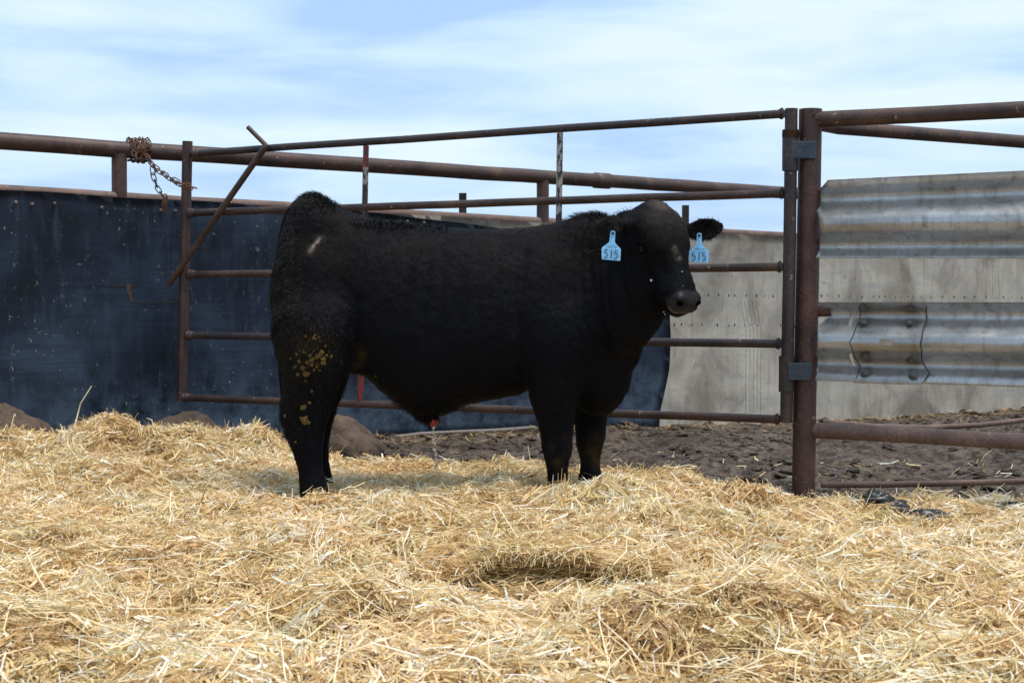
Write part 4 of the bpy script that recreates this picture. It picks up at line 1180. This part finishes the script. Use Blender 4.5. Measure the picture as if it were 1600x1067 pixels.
# coat: short hairs as tapering locks
def coat(name, Nn, weight, Lmin, Lmax, W, lift, wild, tipmix=.0, mask_dir=None):
    tris = [];
    bme.calc_loop_triangles(); nt_ = len(bme.loop_triangles)
    T = np.empty(nt_ * 3, np.int32); bme.loop_triangles.foreach_get('vertices', T); T = T.reshape(-1, 3)
    A = V[T[:, 0]]; B_ = V[T[:, 1]]; C_ = V[T[:, 2]]
    ar = np.linalg.norm(np.cross(B_ - A, C_ - A), axis=1) * weight[T].mean(1)
    idx = rng.choice(nt_, Nn, p=ar / ar.sum())
    r1 = np.sqrt(rng.random(Nn)); r2 = rng.random(Nn)
    wa, wb_, wc = (1 - r1)[:, None], (r1 * (1 - r2))[:, None], (r1 * r2)[:, None]
    p = A[idx] * wa + B_[idx] * wb_ + C_[idx] * wc
    n = N[T[idx, 0]] * wa + N[T[idx, 1]] * wb_ + N[T[idx, 2]] * wc; n /= np.linalg.norm(n, axis=1)[:, None] + 1e-9
    col = tint[T[idx, 0]]
    g_ = np.tile(np.array([-.55, 0.0, -1.0]), (Nn, 1))
    hd = ishead[T[idx, 0]]; g_[hd] = np.array(f_) * 1.0 + np.array([0, 0, -.1])
    g_ += rng.normal(size=(Nn, 3)) * wild
    sw = fbm(p[:, 0] * 5, p[:, 2] * 5 + p[:, 1] * 3, 99, 2) * 1.1
    g_[:, 0] += sw
    t = g_ - n * (g_ * n).sum(1)[:, None]; t /= np.linalg.norm(t, axis=1)[:, None] + 1e-9
    L = rng.uniform(Lmin, Lmax, Nn)[:, None]; li = (lift * rng.uniform(.5, 1.5, Nn))[:, None]
    d0 = t + n * li * 1.6; d0 /= np.linalg.norm(d0, axis=1)[:, None]
    d1 = t + n * li * .3 + rng.normal(size=(Nn, 3)) * wild * .6; d1 /= np.linalg.norm(d1, axis=1)[:, None]
    s = np.cross(n, t); s += n * rng.normal(size=(Nn, 1)) * .5; s /= np.linalg.norm(s, axis=1)[:, None]
    p0 = p - n * .002; p1 = p0 + d0 * L * .5; p2 = p1 + d1 * L * .5; w2 = W / 2
    vv = np.stack([p0 - s * w2, p0 + s * w2, p1 - s * w2 * .8, p1 + s * w2 * .8, p2 - s * w2 * .1, p2 + s * w2 * .1], 1).reshape(-1, 3) - np.array(BO)
    b = (np.arange(Nn) * 6)[:, None]
    f = np.concatenate([b + np.array([[0, 1, 3, 2]]), b + np.array([[2, 3, 5, 4]])], 1).reshape(-1, 4)
    m_ = np_mesh(name, vv, f, False)
    col = col * np.exp(rng.normal(size=(Nn, 1)) * .38 - .75); tip = col + tipmix * np.array([.022, .017, .012]) * rng.random((Nn, 1))
    cc = np.stack([col, col, (col + tip) / 2, (col + tip) / 2, tip, tip], 1).reshape(-1, 3)
    a_ = m_.color_attributes.new('tint', 'FLOAT_COLOR', 'POINT'); a_.data.foreach_set('color', np.concatenate([cc, np.ones((len(cc), 1))], 1).astype(np.float32).ravel())
    return link(name, m_, bull, [M_fur])
bare = 1 - gloss
o = coat('coat', 150000, bare * (1 + .5 * front), .010, .020, .0018, .20, .16, .06); tag(o, 'short black coat')
wr = (np.clip((480 - PX) / 35, 0, 1) * (PY > 325) + np.exp(-((PX - 485) / 45) ** 2 - ((PY - 560) / 70) ** 2)) * (PY < 700)
o = coat('shaggy_hair', 26000, np.clip(wr, 0, 1) + 1e-6, .014, .032, .0024, .42, .45, .8); tag(o, 'curly brown-tipped hair on the rump and thigh')
wt = (np.exp(-((PX - 495) / 34) ** 2 - ((PY - 308) / 14) ** 2) * (N[:, 2] > .3) + .25 * np.exp(-((PY - 352) / 8) ** 2) * (N[:, 2] > .7) * (PX > 540) * (PX < 700)
      + .6 * (N[:, 2] > .4) * (V[:, 1] > 6.86) * np.exp(-((PX - 925) / 35) ** 2 - ((PY - 330) / 10) ** 2))
o = coat('ridge_hair', 5200, wt + 1e-7, .02, .042, .0026, .95, .45, .1); tag(o, 'upright hair on the tail head and neck crest')
we = np.exp(-((PX - 1115) / 22) ** 2 - ((PY - 360) / 26) ** 2) + np.exp(-((PX - 940) / 24) ** 2 - ((PY - 365) / 26) ** 2)
o = coat('ear_hair', 5000, we * ((PX > 1080) | (PX < 965)) + 1e-7, .012, .032, .0018, .6, .5, .15)
wu = np.exp(-((PX - 665) / 45) ** 2 - ((PY - 645) / 16) ** 2) * (N[:, 2] < .2)
o = coat('belly_hair', 2600, wu + 1e-7, .03, .06, .0024, .5, .3, .15)

M_lid = simple('eyelid_skin', (.006, .0045, .004), .85, 0, .1)
# eyes and lids, placed on the face by its own frame
M = Mat('eye'); M.set('Base Color', (.006, .004, .003)); M.set('Roughness', .3); M.b.inputs['Specular IOR Level'].default_value = 0.25; M_eye = M.m
for sg in (-1, 1):
    c = HL(.176, sg * .126, -.092)
    bm = bmesh.new(); bmesh.ops.create_uvsphere(bm, u_segments=24, v_segments=16, radius=.0165, matrix=Matrix.Translation(c))
    e_o = bm_obj('eye', bm, M_eye, bull)
    bm = bmesh.new(); out = l_ * sg
    pts = []
    for k in range(9):
        a = -1.2 + 2.4 * k / 8
        pts.append(c + f_ * (math.sin(a) * .023) + u_ * (math.cos(a) * .015 - .002) + out * (.013 - .010 * abs(math.sin(a))))
    add_tube(bm, pts, [.002, .004, .0055, .006, .006, .006, .0055, .004, .002], 8)
    bm_obj('eyelid', bm, M_lid, e_o)

M_nostril = simple('nostril_shade', (.0015, .001, .001), 1.0, 0, 0.0)
# nostrils: near-black solids standing for the shade inside the hollows
for sg in (-1, 1):
    c = HL(.492, sg * .061, -.062)
    bm = bmesh.new(); la = (l_ * sg + u_ * .55 - f_ * .3).normalized(); lb = la.cross(f_).normalized()
    ellipsoid(bm, c, .011, .019, .0085, Matrix((lb.cross(la), la, lb)).transposed())
    bm_obj('nostril', bm, M_nostril, bull)

# tail hanging down behind the rump
bm = bmesh.new()
tp = [(478, 318, .0), (459, 334, .01), (447, 365, .03), (439, 420, .04), (436, 480, .05), (442, 545, .06), (448, 600, .06), (450, 650, .05)]
add_tube(bm, [P(x, y, MID + d) for x, y, d in smooth_interp(tp)], list(np.interp(np.arange(22), [0, 6, 14, 17, 20, 21], [.042, .032, .022, .035, .03, .008])), 14)
bm_obj('tail', bm, simple('tail_hair', (.006, .005, .0045), .9, 0, .05), bull)

# dried dung clods stuck on the hind leg
M_clod = simple('dried_dung', (.13, .083, .028), .95, 0, .1)
clods = [(490 + random.gauss(0, 17), 558 + random.gauss(0, 17), random.uniform(.8, 1.9)) for _ in range(34)] + [(497, 556, 5.2), (488, 561, 3.8), (503, 550, 3.6), (505, 561, 3.6), (505, 567, 3.8), (480, 566, 3.2), (487, 570, 3.5), (473, 574, 3.6), (478, 584, 4.6), (466, 585, 3), (468, 564, 3), (463, 572, 2.6), (495, 572, 2.8), (490, 528, 2.4),
         (498, 527, 2.2), (478, 525, 2), (517, 557, 2.6), (510, 555, 2.4), (464, 553, 2.2), (484, 555, 2.6), (491, 577, 2.2), (500, 578, 2), (487, 611, 2.8), (484, 629, 2.6), (473, 637, 4.4), (477, 634, 3), (446, 650, 2.8), (476, 656, 6.2), (482, 660, 3.2), (471, 653, 3),
         (462, 690, 2.2), (588, 587, 2.0), (478, 595, 2), (455, 560, 2), (508, 540, 2), (469, 548, 1.8)]
for x, y, r in clods:
    q, n_ = hit(x, y)
    if not q: continue
    rr = r * 6.9 / FPX * 1.05; sd_, uu = frame(n_)
    bm = bmesh.new(); bmesh.ops.create_icosphere(bm, subdivisions=3, radius=1)
    for v in bm.verts:
        c = v.co; k = .9 + .55 * float(fbm(np.array([c.x * 2.2 + x]), np.array([c.y * 2.2 + c.z]), 8, 3)[0])
        v.co = q + n_ * .0045 + (sd_ * c.x * rr + uu * c.y * rr * random.uniform(.95, 1.05) + n_ * c.z * min(rr * .35, .006)) * k
    bm_obj('dung_clod', bm, M_clod, bull)
M_white = simple('white_fleck', (.7, .68, .66), .6)
for x, y, r in ((1018, 438, 2.0), (1065, 425, .9), (1067, 447, .6), (1036, 487, 1.3), (1038, 491, 1.1)):
    q, n_ = hit(x, y)
    if not q: continue
    bm = bmesh.new(); bmesh.ops.create_icosphere(bm, subdivisions=2, radius=r * 6.6 / FPX, matrix=Matrix.Translation(q + n_ * .003))
    bm_obj('white_fleck', bm, M_white, bull)
# red tip and the stream below it
M_red = simple('red_skin', (.42, .05, .05), .35)
bm = bmesh.new(); add_tube(bm, [P(679, 655, MID - .03), P(678, 660, MID - .03), P(675, 664, MID - .03), P(674, 667, MID - .03)], [.018, .019, .014, .004], 14)
bm_obj('sheath_tip', bm, M_red, bull)
M = Mat('clear_liquid'); M.set('Base Color', (.93, .95, 1)); M.set('Roughness', .05); M.set('Transmission Weight', .9); M.set('IOR', 1.33); M_liq = M.m
bm = bmesh.new(); pts = []; rr = []
for k in range(40):
    t = k / 39; pts.append(P(676 + 6 * t + 1.2 * math.sin(t * 30), 664 + 66 * t, MID - .03)); rr.append(.0045 + .0028 * math.sin(t * 47) + .0015 * math.sin(t * 23))
add_tube(bm, pts, rr, 10)
tag(bm_obj('liquid_stream', bm, M_liq), "thin clear stream falling from under the bull's belly onto the straw", 'liquid')

# ear tags
M_tag = simple('blue_tag_plastic', (.24, .58, .92), .45); M_ink = simple('tag_ink', (.02, .03, .07), .7)
def ear_tag(cx, cy, Y, label, lean=0.0, yaw=0.0):
    """outline in photo pixels round (cx, cy) = middle of the lower edge"""
    o_ = P(cx, cy, Y); s = Y / FPX
    rt = Matrix.Rotation(yaw, 3, 'Z') @ Matrix.Rotation(lean, 3, 'Y')
    def T(x, y, d=0): return o_ + rt @ Vector((x * s, -d, y * s))
    out = [(-13.5, .5), (-14.5, 2), (-16, 17), (-15, 19.5), (-6.5, 27), (-5, 29), (-4.6, 43), (-3.6, 45.5), (-1, 46.5), (1.8, 46), (3, 44), (3.6, 29), (5.2, 27), (13, 20), (14, 18), (14.8, 2), (13.8, .5)]
    bm = bmesh.new(); va = [bm.verts.new(T(x, y, 0)) for x, y in out]; vb = [bm.verts.new(T(x, y, -.002)) for x, y in out]; nn = len(out)
    bm.faces.new(va); bm.faces.new(vb[::-1])
    for k in range(nn): bm.faces.new((va[k], vb[k], vb[(k + 1) % nn], va[(k + 1) % nn]))
    bmesh.ops.recalc_face_normals(bm, faces=bm.faces); bmesh.ops.triangulate(bm, faces=bm.faces[:])
    t_ = bm_obj('ear_tag', bm, M_tag, bull, False); t_['label'] = label
    five = [(4.4, 13), (.6, 12.8), (0, 7.6), (2.6, 8.3), (4.6, 6.6), (4.9, 3.6), (3.4, .8), (1.2, 0), (-.6, 1.0)]
    one = [(0, 13.2), (.2, 0)]
    for pts, ox in ((five, -11), (one, -.2), (five, 5)):
        bm = bmesh.new(); add_tube(bm, [T(ox + x, 3.2 + y, .0028) for x, y in pts], .00165, 6)
        bm_obj('digit', bm, M_ink, t_)
    for x0 in (-6.5, -3.8, -1, 3.0, 5.2):
        bm = bmesh.new(); add_tube(bm, [T(x0 + dx, 20.3 + dy, .0028) for dx, dy in ((0, 0), (.6, 1.8), (1.2, .2), (1.9, 1.7))], .0008, 5)
        bm_obj('small_mark', bm, M_ink, t_)
    bm = bmesh.new(); c = T(-.8, 42.5, 0)
    add_tube(bm, [c + Vector((0, .012, 0)), c + Vector((0, -.005, 0)), c + Vector((0, -.006, 0))], [.0065, .0065, .003], 14)
    bm_obj('pin', bm, M_ink, t_)
q, n_ = hit(952, 365)
ear_tag(954.5, 407, (q.y if q else 6.8) - .03, 'light blue ear tag numbered 515, fully in view', R(5), 0)
ear_tag(1092.5, 410.5, 6.90, 'light blue ear tag numbered 515, partly hidden by the cheek', R(1), R(0))
